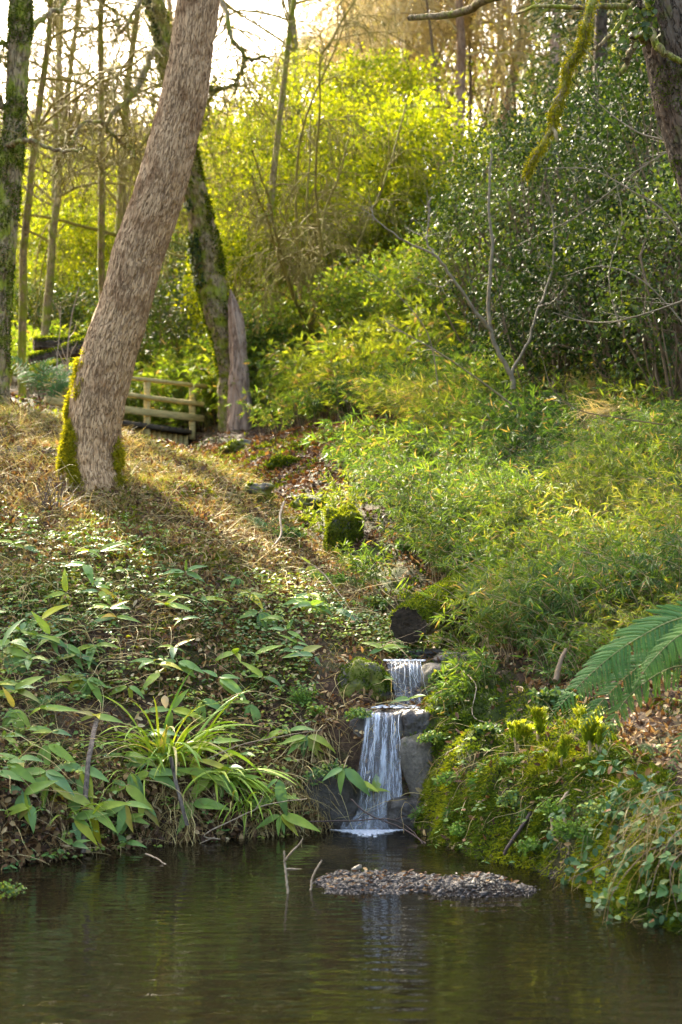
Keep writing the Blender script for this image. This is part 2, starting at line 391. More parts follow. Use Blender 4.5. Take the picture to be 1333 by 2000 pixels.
def fallmat():
    t = NT('falling_water')
    uv = t.n('Attribute', attribute_name='rnd').outputs['Fac']; vv = t.attr('rnd2')
    vec = t.n('CombineXYZ', {0: uv, 1: vv, 2: 0.0}).outputs[0]
    mp = t.n('Mapping', {0: vec, 3: (11, 2.6, 1)}).outputs[0]
    a = t.noise(mp, 1.0, 5, .65); fine = t.noise(t.n('Mapping', {0: vec, 3: (60, 22, 1)}).outputs[0], 1.0, 3)
    s = t.n('Math', {0: a, 1: t.n('Math', {0: fine, 1: .4}, operation='MULTIPLY').outputs[0]}, operation='ADD').outputs[0]
    s = t.n('Math', {0: s, 1: t.n('Math', {0: vv, 1: .06}, operation='MULTIPLY').outputs[0]}, operation='SUBTRACT').outputs[0]
    hard = t.ramp(s, [(.54, (.02, .02, .02)), (.64, (.25, .25, .25)), (.74, (.95, .95, .95))]); soft = t.ramp(s, [(.42, (.04, .04, .04)), (.62, (.20, .20, .20)), (.82, (.70, .70, .70))])
    al = t.mix(t.n('MapRange', {0: t.n('Math', {0: vv, 1: 1.0}, operation='FRACT').outputs[0] if False else vv, 1: 1.05, 2: 1.35}).outputs[0], hard, soft)
    b = t.n('BsdfPrincipled', {'Base Color': (.74, .80, .88, 1), 'Roughness': .18, 'Specular IOR Level': .8, 'Normal': t.bump(s, .8, .02)})
    tr = t.n('BsdfTransparent').outputs[0]
    return t.end(t.n('MixShader', {0: al, 1: tr, 2: b.outputs[0]}).outputs[0])
M['fall'] = fallmat()
M['foam'] = simple('white_foam', [(.3, (.45, .5, .55)), (.6, (.85, .87, .9))], 40, .5, bump=1, bdist=.02)

# ------------------------------------------------------------------ terrain
def patch(x, y, f, seed, lo=.45, hi=.6): return sstep(lo, hi, fbm(np.stack([x * f, y * f, x * 0], -1), 3, seed))
def m_moss(x, y):
    r = x > sx(y) + .15; d = pond_d(x, y)
    bankm = r * sstep(1.7, .5, x - .35 + (y - 10.4) * .5 + (fbm(np.stack([x * 3, y * 3, x * 0], -1), 2, 77) - .5) * 1.2) * (y < 11.9) * (x < 1.75)
    return (d > 0) * np.clip(patch(x, y, 1.7, 61, .55, .62) * .5 + bankm * (.55 + .45 * patch(x, y, 2.4, 62, .36, .5)) + .8 * sstep(.7, .1, abs(x - sx(y))) * (y > 11.5) * (y < 30) * patch(x, y, 1.5, 63, .4, .55), 0, 1)
STREAM = np.array([P(785, 1396, 10.62), P(790, 1380, 11.0), P(790, 1372, 11.12), P(790, 1296, 11.36), P(800, 1272, 12.0),
                   P(760, 1215, 12.8), P(700, 1130, 13.8), P(625, 1075, 15.0), P(585, 1015, 16.6), P(560, 985, 17.6), P(500, 935, 20), P(450, 905, 22.5), P(400, 893, 25), P(330, 880, 31), P(250, 850, 40)])
_cp = [(0, 1500, 9.2), (-300, 1480, 9), (-900, 1450, 9), (150, 1490, 9.7), (300, 1500, 10.1), (450, 1500, 10.3), (580, 1480, 10.5), (640, 1400, 10.75), (690, 1300, 11.2), (660, 1250, 11.7),
       (0, 1250, 10.8), (300, 1250, 11.2), (550, 1240, 11.7), (0, 1050, 12.6), (300, 1080, 12.8), (500, 1100, 13.2), (630, 1125, 13.6), (0, 900, 14.8), (200, 948, 14.6), (350, 950, 15), (480, 1000, 15), (570, 1040, 15.2),
       (0, 800, 17.5), (200, 848, 17), (300, 873, 17), (420, 921, 16.5), (520, 975, 16), (-400, 800, 17.5), (-400, 1100, 12.6), (-400, 1300, 10.5), (-1200, 800, 18), (-1200, 1200, 12),
       (10, 785, 20), (-300, 760, 22), (250, 868, 24), (330, 872, 31), (150, 858, 31), (50, 770, 33), (0, 770, 25), (400, 900, 24), (450, 905, 21.5), (600, 900, 20), (520, 850, 25), (650, 850, 24), (700, 830, 23), (480, 870, 29),
       (750, 1000, 16), (850, 1000, 15.5), (670, 1080, 14.3), (760, 1080, 14.3), (740, 1180, 13.2), (850, 1245, 12.2), (950, 1260, 11.7), (900, 1330, 10.95), (855, 1400, 10.6), (905, 1450, 10.2), (1000, 1470, 9.6), (1100, 1485, 9.0), (1200, 1505, 8.5), (1333, 1530, 8), (1600, 1540, 7.5), (2200, 1500, 7),
       (1100, 1340, 10.3), (1250, 1310, 10), (1500, 1280, 9.8), (1000, 1170, 13), (1200, 1130, 13), (1400, 1080, 13), (1900, 1000, 13), (1000, 980, 16.5), (1200, 930, 16.5), (1450, 880, 16.5), (1000, 800, 22), (1200, 740, 22), (1450, 690, 22), (1900, 650, 20),
       (800, 800, 25), (640, 790, 30), (450, 800, 34), (400, 850, 30), (300, 760, 38), (100, 760, 38), (-200, 750, 38), (-900, 740, 30), (1000, 520, 34), (1300, 440, 32), (1900, 400, 30), (700, 590, 42), (400, 630, 48), (0, 660, 50), (-500, 650, 50),
       (1333, 300, 50), (700, 450, 70), (200, 560, 80), (-400, 600, 80), (2000, 250, 50), (700, 400, 120), (-400, 520, 130), (1800, 300, 130)]
_cw = [P(*c) for c in _cp] + [np.array(v, float) for v in [(3.5, 5, .7), (3.6, 2.5, .8), (-7, 7, .9), (-7, 3, .9), (0, -2, .5), (5, 0, 1.0), (-5, 0, .9), (0, -15, 1.5), (9, 5, 2.0), (-20, 5, 3), (20, 5, 5), (-20, -15, 3), (20, -15, 4), (14, 12, 5.5), (-14, 14, 4), (40, 20, 14), (-40, 20, 8), (-50, 60, 14), (50, 60, 26), (-50, 130, 28), (50, 130, 34), (60, -20, 10), (-60, -20, 8)]]
_cw = np.array(_cw)
def _phi(r2): return 0.5 * r2 * np.log(r2 + 1e-6)
def _warp(xy):                   # distances shrink with range so far control points do not ring near ones
    x = xy[..., 0]; y = xy[..., 1]
    s = np.log1p(np.maximum(y + 25, 1) / 12.0)
    return np.stack([x / (6 + 0.35 * np.maximum(y, 0)), s * 2.2], -1)
_A = _warp(_cw[:, :2]); _n = len(_A)
_r2 = ((_A[:, None] - _A[None]) ** 2).sum(-1)
_K = np.zeros((_n + 3, _n + 3)); _K[:_n, :_n] = _phi(_r2) + np.eye(_n) * 2e-4
_K[:_n, _n] = 1; _K[:_n, _n + 1:] = _A; _K[_n, :_n] = 1; _K[_n + 1:, :_n] = _A.T
_sol = np.linalg.solve(_K, np.concatenate([_cw[:, 2], np.zeros(3)]))
def tps(x, y):
    q = _warp(np.stack([x, y], -1)); sh = q.shape[:-1]; q = q.reshape(-1, 2); out = np.zeros(len(q))
    for i in range(0, len(q), 20000):
        b = q[i:i + 20000]
        r2 = ((b[:, None] - _A[None]) ** 2).sum(-1)
        out[i:i + 20000] = _phi(r2) @ _sol[:_n] + _sol[_n] + b @ _sol[_n + 1:]
    return out.reshape(sh)
POND = np.array([(-9, 1.0), (-9, 6.5), (-4.5, 8.1), (-3.0, 8.45), (-2.09, 8.72), (-1.65, 9.25), (-1.27, 9.66), (-.77, 9.9), (-.25, 10.2), (-.1, 10.38), (.5, 10.38), (.52, 10.1), (.86, 9.07), (1.2, 8.7), (1.36, 8.1), (1.42, 7.4), (1.75, 6.9), (2.2, 5.2), (2.4, 3), (2.4, 1.0)])
def pond_d(x, y):                # signed distance to the pond's edge, negative on the water
    p = np.stack([x, y], -1); d = np.full(x.shape, 1e9); ins = np.zeros(x.shape, bool)
    for a, b in zip(POND, np.roll(POND, -1, 0)):
        e = b - a; w = p - a; t = np.clip((w @ e) / (e @ e), 0, 1)
        d = np.minimum(d, np.linalg.norm(w - t[..., None] * e, axis=-1))
        c = ((a[1] > y) != (b[1] > y)) & (x < (b[0] - a[0]) * (y - a[1]) / (b[1] - a[1] + 1e-12) + a[0]); ins ^= c
    return np.where(ins, -d, d)
def stream_dz(x, y):
    p = np.stack([x, y], -1); bd = np.full(x.shape, 1e9); bz = np.zeros(x.shape)
    for a, b in zip(STREAM[:-1], STREAM[1:]):
        e = (b - a)[:2]; w = p - a[:2]; t = np.clip((w @ e) / (e @ e), 0, 1)
        d = np.linalg.norm(w - t[..., None] * e, axis=-1); z = a[2] + (b[2] - a[2]) * t
        m = d < bd; bd = np.where(m, d, bd); bz = np.where(m, z, bz)
    return bd, bz
def H(x, y):
    x = np.asarray(x, float); y = np.asarray(y, float)
    z = tps(x, y)
    p = np.stack([x, y, x * 0], -1)
    z = z + (fbm(p * .9, 3, 3) - .5) * .35 * sstep(9, 16, y) + (fbm(p * 3.1, 3, 5) - .5) * .14
    z = z + ((fbm(p * 4.5, 2, 15) - .4) * .30 + (fbm(p * 11, 2, 16) - .5) * .20) * sstep(.45, .6, x) * sstep(11.6, 10.9, y) * sstep(1.6, .9, x)
    z = np.maximum(z, .22)
    sd, sz = stream_dz(x, y)
    wd = .26 + .012 * np.maximum(y - 10, 0)
    w = np.exp(-(sd / wd) ** 2) * (y < 60)
    z = z * (1 - w) + (sz - .05) * w
    d = pond_d(x, y) + (fbm(p * 4, 2, 9) - .5) * .12
    k = sstep(-.06, .26, d)
    bed = -.12 - .5 * sstep(0, 1.6, -d) + (fbm(p * 3, 3, 8) - .5) * .06
    bar = .188 * np.exp(-(((x - .36) / .82) ** 2) ** 1.8 - (((y - 8.3) / .52) ** 2) ** 1.5) * (.78 + .44 * fbm(p * 3.2, 3, 44))
    bar = bar + .10 * np.exp(-((x - .98) / .35) ** 2 - ((y - 8.05) / .25) ** 2)
    bed = np.maximum(bed, np.where(bar > .02, bar - .17 + (fbm(p * 9, 3, 2) - .5) * .05, bed))
    return bed * (1 - k) + z * k
_sy = np.argsort(STREAM[:, 1])
def sx(y): return np.interp(y, STREAM[_sy, 1], STREAM[_sy, 0])
def H1(x, y): return float(H(np.array([x]), np.array([y]))[0])
_ds = np.concatenate([np.arange(5.5, 20, .05), np.arange(20, 100, .25)])
def G(px, py, sink=0.0):         # where the photograph's line of sight meets the ground
    q = np.stack([(px - 666.5) * _ds / F, _ds, EYE + (HOR - py) * _ds / F], -1)
    hz = H(q[:, 0], q[:, 1]); hit = np.nonzero(hz >= q[:, 2])[0]
    i = hit[0] if len(hit) else len(_ds) - 1
    return np.array((q[i, 0], q[i, 1], hz[i] - sink))
def nrmG(x, y, e=.06):
    gx = (H(x + e, y) - H(x - e, y)) / (2 * e); gy = (H(x, y + e) - H(x, y - e)) / (2 * e)
    return norm(np.stack([-gx, -gy, np.ones_like(gx)], -1))

def axis(pieces):
    out = []
    for a, b, s in pieces: out.append(np.arange(a, b, s))
    return np.concatenate(out + [[pieces[-1][1]]])
gx = axis([(-90, -30, 4), (-30, -10, .8), (-10, -3.2, .16), (-3.2, 3.4, .045), (3.4, 10, .16), (10, 30, .8), (30, 90, 4)])
gy = axis([(-25, 0, 1.5), (0, 6, .3), (6, 15, .045), (15, 22, .1), (22, 45, .3), (45, 150, 2.5)])
XX, YY = np.meshgrid(gx, gy)
ZZ = H(XX, YY)
a = Acc(); nx, ny = len(gx), len(gy)
ii = (np.arange(ny - 1)[:, None] * nx + np.arange(nx - 1)[None]).ravel()
a.add(np.stack([XX, YY, ZZ], -1), np.stack([ii, ii + 1, ii + 1 + nx, ii + nx], -1), m_moss(XX, YY).ravel())
tag(a.build('ground', M['ground'], smooth=True), kind='structure')

# pond water
a = Acc(); gwx = np.linspace(-9.5, 3.2, 2); gwy = np.linspace(.5, 10.75, 2)
X, Y = np.meshgrid(gwx, gwy)
a.add(np.stack([X, Y, X * 0], -1), [(0, 1, 3, 2)])
tag(a.build('pond_water', M['water']), kind='structure')
# stream water above the fall
sp = spline(STREAM[4:6], 60); sp[:, 2] += .0
sd = norm(np.gradient(sp, axis=0)); side = norm(np.stack([sd[:, 1], -sd[:, 0], sd[:, 0] * 0], -1))
wv = .2 + .012 * (sp[:, 1] - 10)
a = Acc(); V = np.stack([sp - side * wv[:, None], sp + side * wv[:, None]], 1).reshape(-1, 3)
i = np.arange(59) * 2
a.add(V, np.stack([i, i + 1, i + 3, i + 2], -1)); tag(a.build('stream_water', M['water']), kind='structure')
SHADE = [(-9.2, 30, 16, 26, 4.4, 330), (-11, 23.5, 9, 19, 3.8, 300), (-9.5, 18.5, 9.6, 17, 3.0, 260), (-14, 28, 9, 20, 4, 240), (-7.9, 25, 13.2, 20, 2.6, 160)]
GAPS = [(G(395, 1030), 1.0), (G(330, 960), .8), (G(660, 975), .7), (G(240, 1180), .4), (G(1210, 1545), .45), (G(900, 1150), .35), (G(430, 1260), .3), (G(1200, 1200), .5), (G(120, 900), .5), (G(760, 1030), .4), (G(1050, 1000), .5), (G(620, 1380), .25)]  # spots kept sunlit: the added crowns lose their sprays along each sun ray

# ------------------------------------------------------------------ stones and the waterfall
import bmesh
def fuzz(acc, pos, nr, L, Wd, jit=.6, droop=.2, rnd=None):
    d = norm(nr + rng.normal(size=pos.shape) * jit + np.array((0, 0, -droop)))
    leaves(acc, pos, d, norm(rng.normal(size=pos.shape)), L, Wd, DIAM, rng.uniform(0, 1, len(pos)) if rnd is None else rnd)
def ico(sub):
    bm = bmesh.new(); bmesh.ops.create_icosphere(bm, subdivisions=sub, radius=1)
    V = np.array([v.co[:] for v in bm.verts]); Fc = np.array([[v.index for v in f.verts] for f in bm.faces]); bm.free(); return V, Fc
_ICO = {s: ico(s) for s in (1, 2, 3, 4, 5)}
def rockgeo(c, s, seed, sub=4, p=3.5, amp=.12, rot=0.0, tilt=0.0, freq=1.6):
    V, Fc = _ICO[sub]; V = V.copy()
    V = V / (np.abs(V) ** p).sum(1, keepdims=True) ** (1 / p)
    V = V * (1 + (fbm(V * freq + seed * 3.7, 4, seed)[:, None] - .5) * 2 * amp * 2 + (fbm(V * 7 + seed, 3, seed + 1)[:, None] - .5) * .16)
    q = np.floor(fbm(V * 1.3 + seed, 2, seed + 5) * 6) / 6; V = V * (1 + (q[:, None] - .5) * amp)
    V = V * np.array(s)
    R = np.array(Matrix.Rotation(rot, 3, 'Z') @ Matrix.Rotation(tilt, 3, 'Y'))
    return V @ R.T + np.array(c), Fc
def rock(name, c, s, seed, mat, label, cat='rock', group=None, parent=None, **k):
    a = Acc(); a.add(*rockgeo(c, s, seed, **k)); o = a.build(name, mat, parent, smooth=True)
    if mat is M['rock_moss']:
        V = a.V[0]; nr = norm(V - np.array(c)); k = rng.integers(0, len(V), 6000); k = k[(nr[k, 2] > -.1) & (fbm(V[k] * 9, 2, 5) > .42)]
        q = Acc(); fuzz(q, V[k], nr[k], rng.uniform(.01, .035, len(k)), .010, .8, .5, rng.uniform(0, .6, len(k))); tag(q.build('moss', M['moss'], o), kind='stuff')
    return tag(o, label, cat, group)

rock('rock', P(815, 1428, 10.66) + (0, 0, 0), (.115, .14, .16), 3, M['rock_wet'], 'dark square wet block right under the lip of the waterfall', sub=5, p=6, amp=.07)
rock('rock', P(745, 1500, 10.75), (.25, .22, .44), 4, M['rock_wet'], 'black wet back stone that the lower waterfall runs down', sub=5, p=6, amp=.07)
rock('rock', P(826, 1515, 10.50), (.135, .12, .30), 21, M['rock_grey'], 'rough grey slab leaning against the right side of the lower fall', sub=5, p=4, amp=.07, tilt=-.28)
rock('rock', P(800, 1592, 10.40), (.17, .10, .13), 8, M['rock_wet'], 'low dark stone at the right foot of the waterfall', sub=5, p=4, amp=.10)
rock('rock', P(640, 1565, 10.46), (.24, .12, .25), 6, M['rock_wet'], 'dark blue wet stone left of the foot of the waterfall', sub=5, p=3.5, amp=.12)
rock('rock', P(785, 1392, 10.86) + (0, 0, -.055), (.26, .27, .055), 7, M['rock_wet'], 'flat ledge stone between the upper and the lower cascade', sub=5, p=7, amp=.03)
rock('rock', P(708, 1345, 11.2), (.17, .22, .20), 9, M['rock_moss'], 'brown mossy boulder left of the upper cascade', sub=5, p=4.5, amp=.16)
rock('rock', P(740, 1345, 11.2), (.09, .14, .13), 12, M['rock_moss'], 'small dark mossy stone touching the left of the upper cascade', sub=4, p=3, amp=.14)
rock('rock', P(798, 1342, 11.38), (.17, .14, .19), 10, M['rock_wet'], 'grey wet stone behind the upper cascade', sub=5, p=3, amp=.14)
rock('rock', P(850, 1335, 11.25), (.12, .16, .16), 14, M['rock_grey'], 'pale grey stone right of the upper cascade', sub=4, p=3, amp=.12)
rock('rock', P(885, 1296, 11.5), (.16, .14, .09), 15, M['rock_wet'], 'flat dark stone in the shade below the mossy log', sub=4, p=3, amp=.12)
rock('rock', P(830, 1278, 11.9), (.19, .12, .05), 16, M['rock_wet'], 'brown slab lying in the stream right under the log', sub=4, p=3, amp=.10)

def sheet(acc, lefts, rights, rows, nu=60, nv=90, seed=0, amp=.012):
    """rows: (v, py, D); lefts/rights: px at each row"""
    rr = spline([(l, r, py, D) for l, r, (py, D) in zip(lefts, rights, rows)], nv)
    u = np.linspace(0, 1, nu)[None, :]; v = np.linspace(0, 1, nv)[:, None]
    px = rr[:, 0:1] * (1 - u) + rr[:, 1:2] * u; D = rr[:, 3:4] + 0 * u; py = rr[:, 2:3] + 0 * u
    x = (px - 666.5) * D / F; z = EYE + (HOR - py) * D / F
    nz = fbm(np.stack([u * 14 + 0 * v, v * 2.5 + 0 * u, 0 * u + 0 * v + seed], -1), 3, seed)
    y = D - (nz - .5) * amp * 4 * sstep(0, .15, v)
    i = (np.arange(nv - 1)[:, None] * nu + np.arange(nu - 1)[None]).ravel()
    wd = abs(rr[nv // 2, 1] - rr[nv // 2, 0]) / 110.0
    acc.add(np.stack([x, y, z], -1), np.stack([i, i + 1, i + 1 + nu, i + nu], -1), ((u * wd + seed * .37) + 0 * v).ravel(), (v + 0 * u + seed * .71).ravel())
wf = thing('waterfall', P(735, 1620, 10.35), 'white veil of water dropping over the dark stones into the pond', 'waterfall')
a = Acc(); sheet(a, [714, 713, 706, 688, 664], [780, 782, 783, 788, 800], [(1393, 10.62), (1399, 10.50), (1470, 10.455), (1560, 10.41), (1622, 10.33)], seed=1)
a.build('water_veil', M['fall'], wf, smooth=True)
a = Acc(); sheet(a, [712, 711, 708, 700, 690], [765, 766, 768, 776, 785], [(1395, 10.60), (1402, 10.47), (1480, 10.43), (1570, 10.38), (1622, 10.30)], seed=5)
a.build('water_veil', M['fall'], wf, smooth=True)
a = Acc(); sheet(a, [755, 757, 765, 770, 772], [822, 824, 826, 824, 828], [(1291, 11.30), (1298, 11.20), (1325, 11.15), (1355, 11.12), (1378, 11.02)], nv=50, seed=3)
a.build('upper_veil', M['fall'], wf, smooth=True)
# separate bright strands
a = Acc(); st = []
def strand(px0, py0, D0, px1, py1, D1, w, k=12):
    t = np.linspace(0, 1, k)
    p = np.stack([P(px0 + (px1 - px0) * q ** 1.3 + rng.normal() * 1.0, py0 + (py1 - py0) * q, D0 + (D1 - D0) * min(1, q * 3)) for q in t])
    tubes(a, p[None], (w * (1 - .55 * t) * rng.uniform(.8, 1.2, k))[None], 6)
for k in range(10):
    x0 = rng.choice([716, 720, 726, 733, 745, 752, 756, 768, 783]) + rng.normal() * 2
    ln = rng.uniform(60, 130)
    strand(x0, 1396, 10.56, x0 + (x0 - 760) * .25 + rng.normal() * 3, 1396 + ln, 10.42, rng.uniform(.001, .0034))
for k in range(5):
    x0 = rng.normal(728, 26); y0 = rng.uniform(1470, 1560)
    strand(x0, y0, 10.41, x0 + (x0 - 740) * .12, y0 + rng.uniform(35, 70), 10.35, rng.uniform(.001, .0035))
for k in range(10):
    x0 = rng.choice([758, 763, 770, 788, 803, 816]) + rng.normal() * 3
    strand(x0, 1291, 11.2, x0 + rng.normal() * 8 + 5, 1291 + rng.uniform(30, 80), 11.08, rng.uniform(.0012, .004))
a.build('water_strands', M['fall_strand'] if 'fall_strand' in M else M['foam'], wf, smooth=True)['kind'] = 'stuff'
a = Acc()
for k in range(900):
    u = rng.normal(); x = .19 + np.clip(u * .10, -.26, .26); y = 10.30 - abs(rng.normal()) * .13 * (1 - min(1, abs(u) / 2.5))
    V, Fc = _ICO[1]; s = rng.uniform(.003, .011)
    a.add(V * np.array((s * 1.8, s * 1.4, s * .35)) + (x, y, .003), Fc)
for k in range(120):
    p = P(rng.uniform(725, 820), rng.uniform(1384, 1393), 10.75); V, Fc = _ICO[1]; s = rng.uniform(.003, .009)
    a.add(V * np.array((s * 2.2, s, s * .5)) + (p[0], p[1] + rng.uniform(-.12, .2), .862), Fc)
for k in range(70):
    p = P(rng.uniform(752, 830), 1290, 11.3); V, Fc = _ICO[1]; s = rng.uniform(.004, .012)
    a.add(V * np.array((s * 2, s, s * .6)) + (p[0], p[1] + rng.uniform(-.06, .25), 1.192), Fc)
tag(a.build('foam', M['foam'], wf, smooth=True), kind='stuff')

# ------------------------------------------------------------------ trunks with real bark relief
def trunk_mesh(name, ctr, rad, mat, parent, sides=160, rings=360, ridge=.012, freq=11, stretch=7, seed=0, flare=None, warp=.04):
    """ctr: control points, rad: radii; ridged bark displaced outwards"""
    c = spline(ctr, rings); r = spline(np.array(rad)[:, None], rings)[:, 0]
    T = norm(np.gradient(c, axis=0)); ref = np.array((0, 1.0, 0)); A = norm(np.cross(T, ref)); B = np.cross(T, A)
    L = np.concatenate([[0], np.cumsum(np.linalg.norm(np.diff(c, axis=0), axis=1))])
    th = np.arange(sides) * 2 * PI / sides
    ct, s_ = np.cos(th)[None], np.sin(th)[None]; R0 = float(np.mean(r))
    tc = np.stack([R0 * ct + 0 * L[:, None], R0 * s_ + 0 * L[:, None], L[:, None] + 0 * ct], -1)
    q = tc * np.array((freq * 2.2, freq * 2.2, freq * 2.2 / stretch)); q = q + (vnoise(q * .6, seed + 2)[..., None] - .5) * 1.2
    rid = np.abs(fbm(q, 3, seed) - .5) * 2
    disp = (sstep(0, .35, rid) - 1) * ridge * 1.3 + (fbm(tc * 2.2, 3, seed + 4) - .5) * warp
    rr = r[:, None] + disp
    if flare is not None: rr = rr + flare(L[:, None], th[None], L[-1])
    V = c[:, None] + rr[..., None] * (ct[..., None] * A[:, None] + s_[..., None] * B[:, None])
    i = np.arange(rings - 1)[:, None] * sides; j = np.arange(sides)[None]; j2 = (j + 1) % sides
    a = Acc(); a.add(V.reshape(-1, 3), np.stack([i + j, i + j2, i + j2 + sides, i + j + sides], -1).reshape(-1, 4))
    me = a.mesh(name, mat, True)
    at = me.attributes.new('tc', 'FLOAT_VECTOR', 'POINT'); at.data.foreach_set('vector', tc.reshape(-1).astype(np.float32))
    o = obj(name, me, parent)
    return o, V, c

def limb(acc, pts, r0, r1, n=24, sides=8, wob=.02):
    c = spline(pts, n); c[1:-1] += rng.normal(size=(n - 2, 3)) * wob
    r = np.linspace(r0, r1, n); tubes(acc, c[None], r[None], sides, cap=True); return c, r
def with_tc(me, scale=1.0):      # bark coordinates for limbs
    V = np.zeros(len(me.vertices) * 3, np.float32); me.vertices.foreach_get('co', V)
    at = me.attributes.new('tc', 'FLOAT_VECTOR', 'POINT'); at.data.foreach_set('vector', V * scale); return me

# the big leaning tree
D1 = 14.6
ctr = [P(190, 1010, D1), P(184, 950, D1), P(180, 900, D1), P(189, 800, D1), P(212, 700, D1), P(243, 600, D1), P(270, 500, D1), P(304, 400, D1), P(332, 300, D1), P(357, 200, D1), P(374, 100, D1), P(387, 0, D1), P(398, -150, D1), P(400, -400, D1 + .3), P(385, -700, D1 + .8)]
rad = [x / 2 * D1 / F for x in (118, 104, 100, 104, 103, 101, 100, 100, 94, 90, 86, 84, 80, 66, 50)]
bt = thing('leaning_tree', G(184, 955), 'large bare tree leaning right with ridged grey-brown bark on the left mound', 'tree')
def fl(L, th, Lm): return .10 * np.exp(-L / .35) * (1 + .5 * np.cos(3 * th + 1)) + .03 * np.exp(-L / .9)
o, TV, tcn = trunk_mesh('trunk', ctr, rad, M['bark_big'], bt, 220, 620, .012, 12, 4.5, 3, fl, .035)
# moss on the left foot of the trunk
sel = TV[30:260, :].reshape(-1, 3); cen = np.repeat(tcn[30:260], TV.shape[1], 0); nr = norm(sel - cen)
hgt = sel[:, 2] - H1(*bt.location[:2])
w = sstep(.30, .80, -nr[:, 0] + (fbm(sel * 3.3, 3, 88) - .5) * .9 - .25 * hgt) * sstep(1.55, .5, hgt + (fbm(sel * 4, 3, 4) - .5) * 1.0) + .5 * sstep(.75, .95, nr[:, 0]) * sstep(.6, .1, hgt)
w = w * sstep(.36, .56, fbm(sel * 5, 3, 8))
k = np.nonzero(rng.uniform(0, 1, len(w)) < w)[0]; k = rng.choice(k, 34000)
a = Acc(); fuzz(a, sel[k] + rng.normal(size=(len(k), 3)) * .01 + nr[k] * .012, nr[k], rng.uniform(.02, .055, len(k)), .011, .8, .5)
tag(a.build('moss', M['mossy'], bt), kind='stuff')
# limbs far above the frame
a = Acc(); top = tcn[-1]
limb(a, [tcn[-1], top + (.6, .5, 2), top + (1.6, 1.0, 4.5), top + (2.2, 1.6, 8)], .15, .03)
limb(a, [tcn[-1], top + (-.8, .2, 1.8), top + (-2.2, .4, 3.8), top + (-3, .6, 7)], .14, .03)
obj('limb', with_tc(a.mesh('limb', M['bark_big'])), bt)
# fresh ivy shoots at its foot
a = Acc(); n = 46; b0 = np.array([G(150 + rng.uniform(-10, 55), 915 + rng.uniform(-25, 25)) for _ in range(n)]); b0[:, 1] -= .1
leaves(a, b0 + np.stack([rng.normal(size=n) * .03, rng.normal(size=n) * .03, rng.uniform(0, .25, n)], -1), rdir(n, .4), rdir(n, 1), rng.uniform(.04, .08, n), .03, OVAL, rng.uniform(0, 1, n))
tag(a.build('ivy_shoots', M['sprout'], bt), kind='stuff')

# second leaning tree behind, mossy, with a broken pale stub
D2 = 31.0
t2 = thing('mossy_leaning_tree', P(455, 745, D2), 'mossy dark tree leaning left behind the footbridge with ivy on its bark', 'tree')
ctr = [P(464, 900, D2), P(454, 740, D2), P(440, 660, D2), P(420, 590, D2), P(405, 500, D2), P(390, 420, D2), P(372, 330, D2), P(352, 230, D2), P(325, 100, D2), P(290, -60, D2), P(240, -300, D2)]
rad = [x / 2 * D2 / F for x in (74, 58, 58, 60, 60, 52, 46, 42, 38, 34, 24)]
o, V2, c2 = trunk_mesh('trunk', ctr, rad, M['bark_mossy'], t2, 90, 260, .03, 6, 4, 8, None, .12)
sel = V2.reshape(-1, 3); cen = np.repeat(c2, V2.shape[1], 0); nr = norm(sel - cen)
w = sstep(.35, .8, nr[:, 0]) * .9 + sstep(.75, .92, -nr[:, 0]) + .15; w = w * (fbm(sel * 2.2, 3, 5) > .42)
k = np.nonzero(rng.uniform(0, 1, len(w)) < w)[0]; k = rng.choice(k, 15000)
a = Acc(); fuzz(a, sel[k], nr[k], rng.uniform(.03, .10, len(k)), .03, .8, .5); tag(a.build('moss', M['moss'], t2), kind='stuff')
k = rng.choice(np.nonzero((nr[:, 0] < -.3) & (nr[:, 1] < .3) & (sel[:, 2] > 8.5) & (fbm(sel * 1.1, 2, 66) > .5))[0], 900)
a = Acc(); leaves(a, sel[k] + nr[k] * .05, norm(nr[k] * .4 + np.array((0, 0, -.8)) + rng.normal(size=(900, 3)) * .4), nr[k], rng.uniform(.05, .10, 900), .06, OVAL, rng.uniform(.3, 1, 900)); tag(a.build('ivy', M['holly'], t2), kind='stuff')
o, _, _ = trunk_mesh('broken_stub', [P(470, 880, D2 - .4), P(467, 710, D2 - .4), P(463, 640, D2 - .4), P(456, 600, D2 - .4), P(450, 565, D2 - .35)], [x / 2 * D2 / F for x in (54, 38, 34, 24, 3)], M['deadwood'], t2, 60, 120, .03, 5, 8, 12, None, .08)
tag(o, 'pale dead wood stub splitting off the foot of the trunk')
# its drooping limbs, visible left of and right of the big trunk
a = Acc()
lb = [([P(330, 110, D2), P(300, 100, D2 - .5), P(282, 145, D2 - 1), P(242, 200, D2 - 1.5), P(200, 242, D2 - 2), P(160, 240, D2 - 2.5), P(135, 285, D2 - 3), P(105, 330, D2 - 3)], .085, .02),
      ([P(345, 40, D2), P(425, -10, D2 - 1), P(452, 70, D2 - 2), P(481, 115, D2 - 2), P(520, 110, D2 - 2.5)], .07, .03),
      ([P(481, 115, D2 - 2), P(460, 160, D2 - 2), P(420, 176, D2 - 2), P(410, 172, D2 - 2)], .05, .03),
      ([P(200, 242, D2 - 2), P(225, 270, D2 - 2), P(245, 280, D2 - 2), P(270, 310, D2 - 2.5)], .045, .012),
      ([P(300, -40, D2), P(240, 60, D2 - 1), P(225, 20, D2), P(190, 0, D2)], .05, .02)]
lims = [limb(a, p, r0, r1, 30, 7, .03) for p, r0, r1 in lb]
obj('limb', with_tc(a.mesh('limb', M['bark_mossy'])), t2)
a = Acc(); PL = np.stack([c for c, r in lims]); RR = np.stack([np.linspace(.04, .02, 30) for _ in lims])
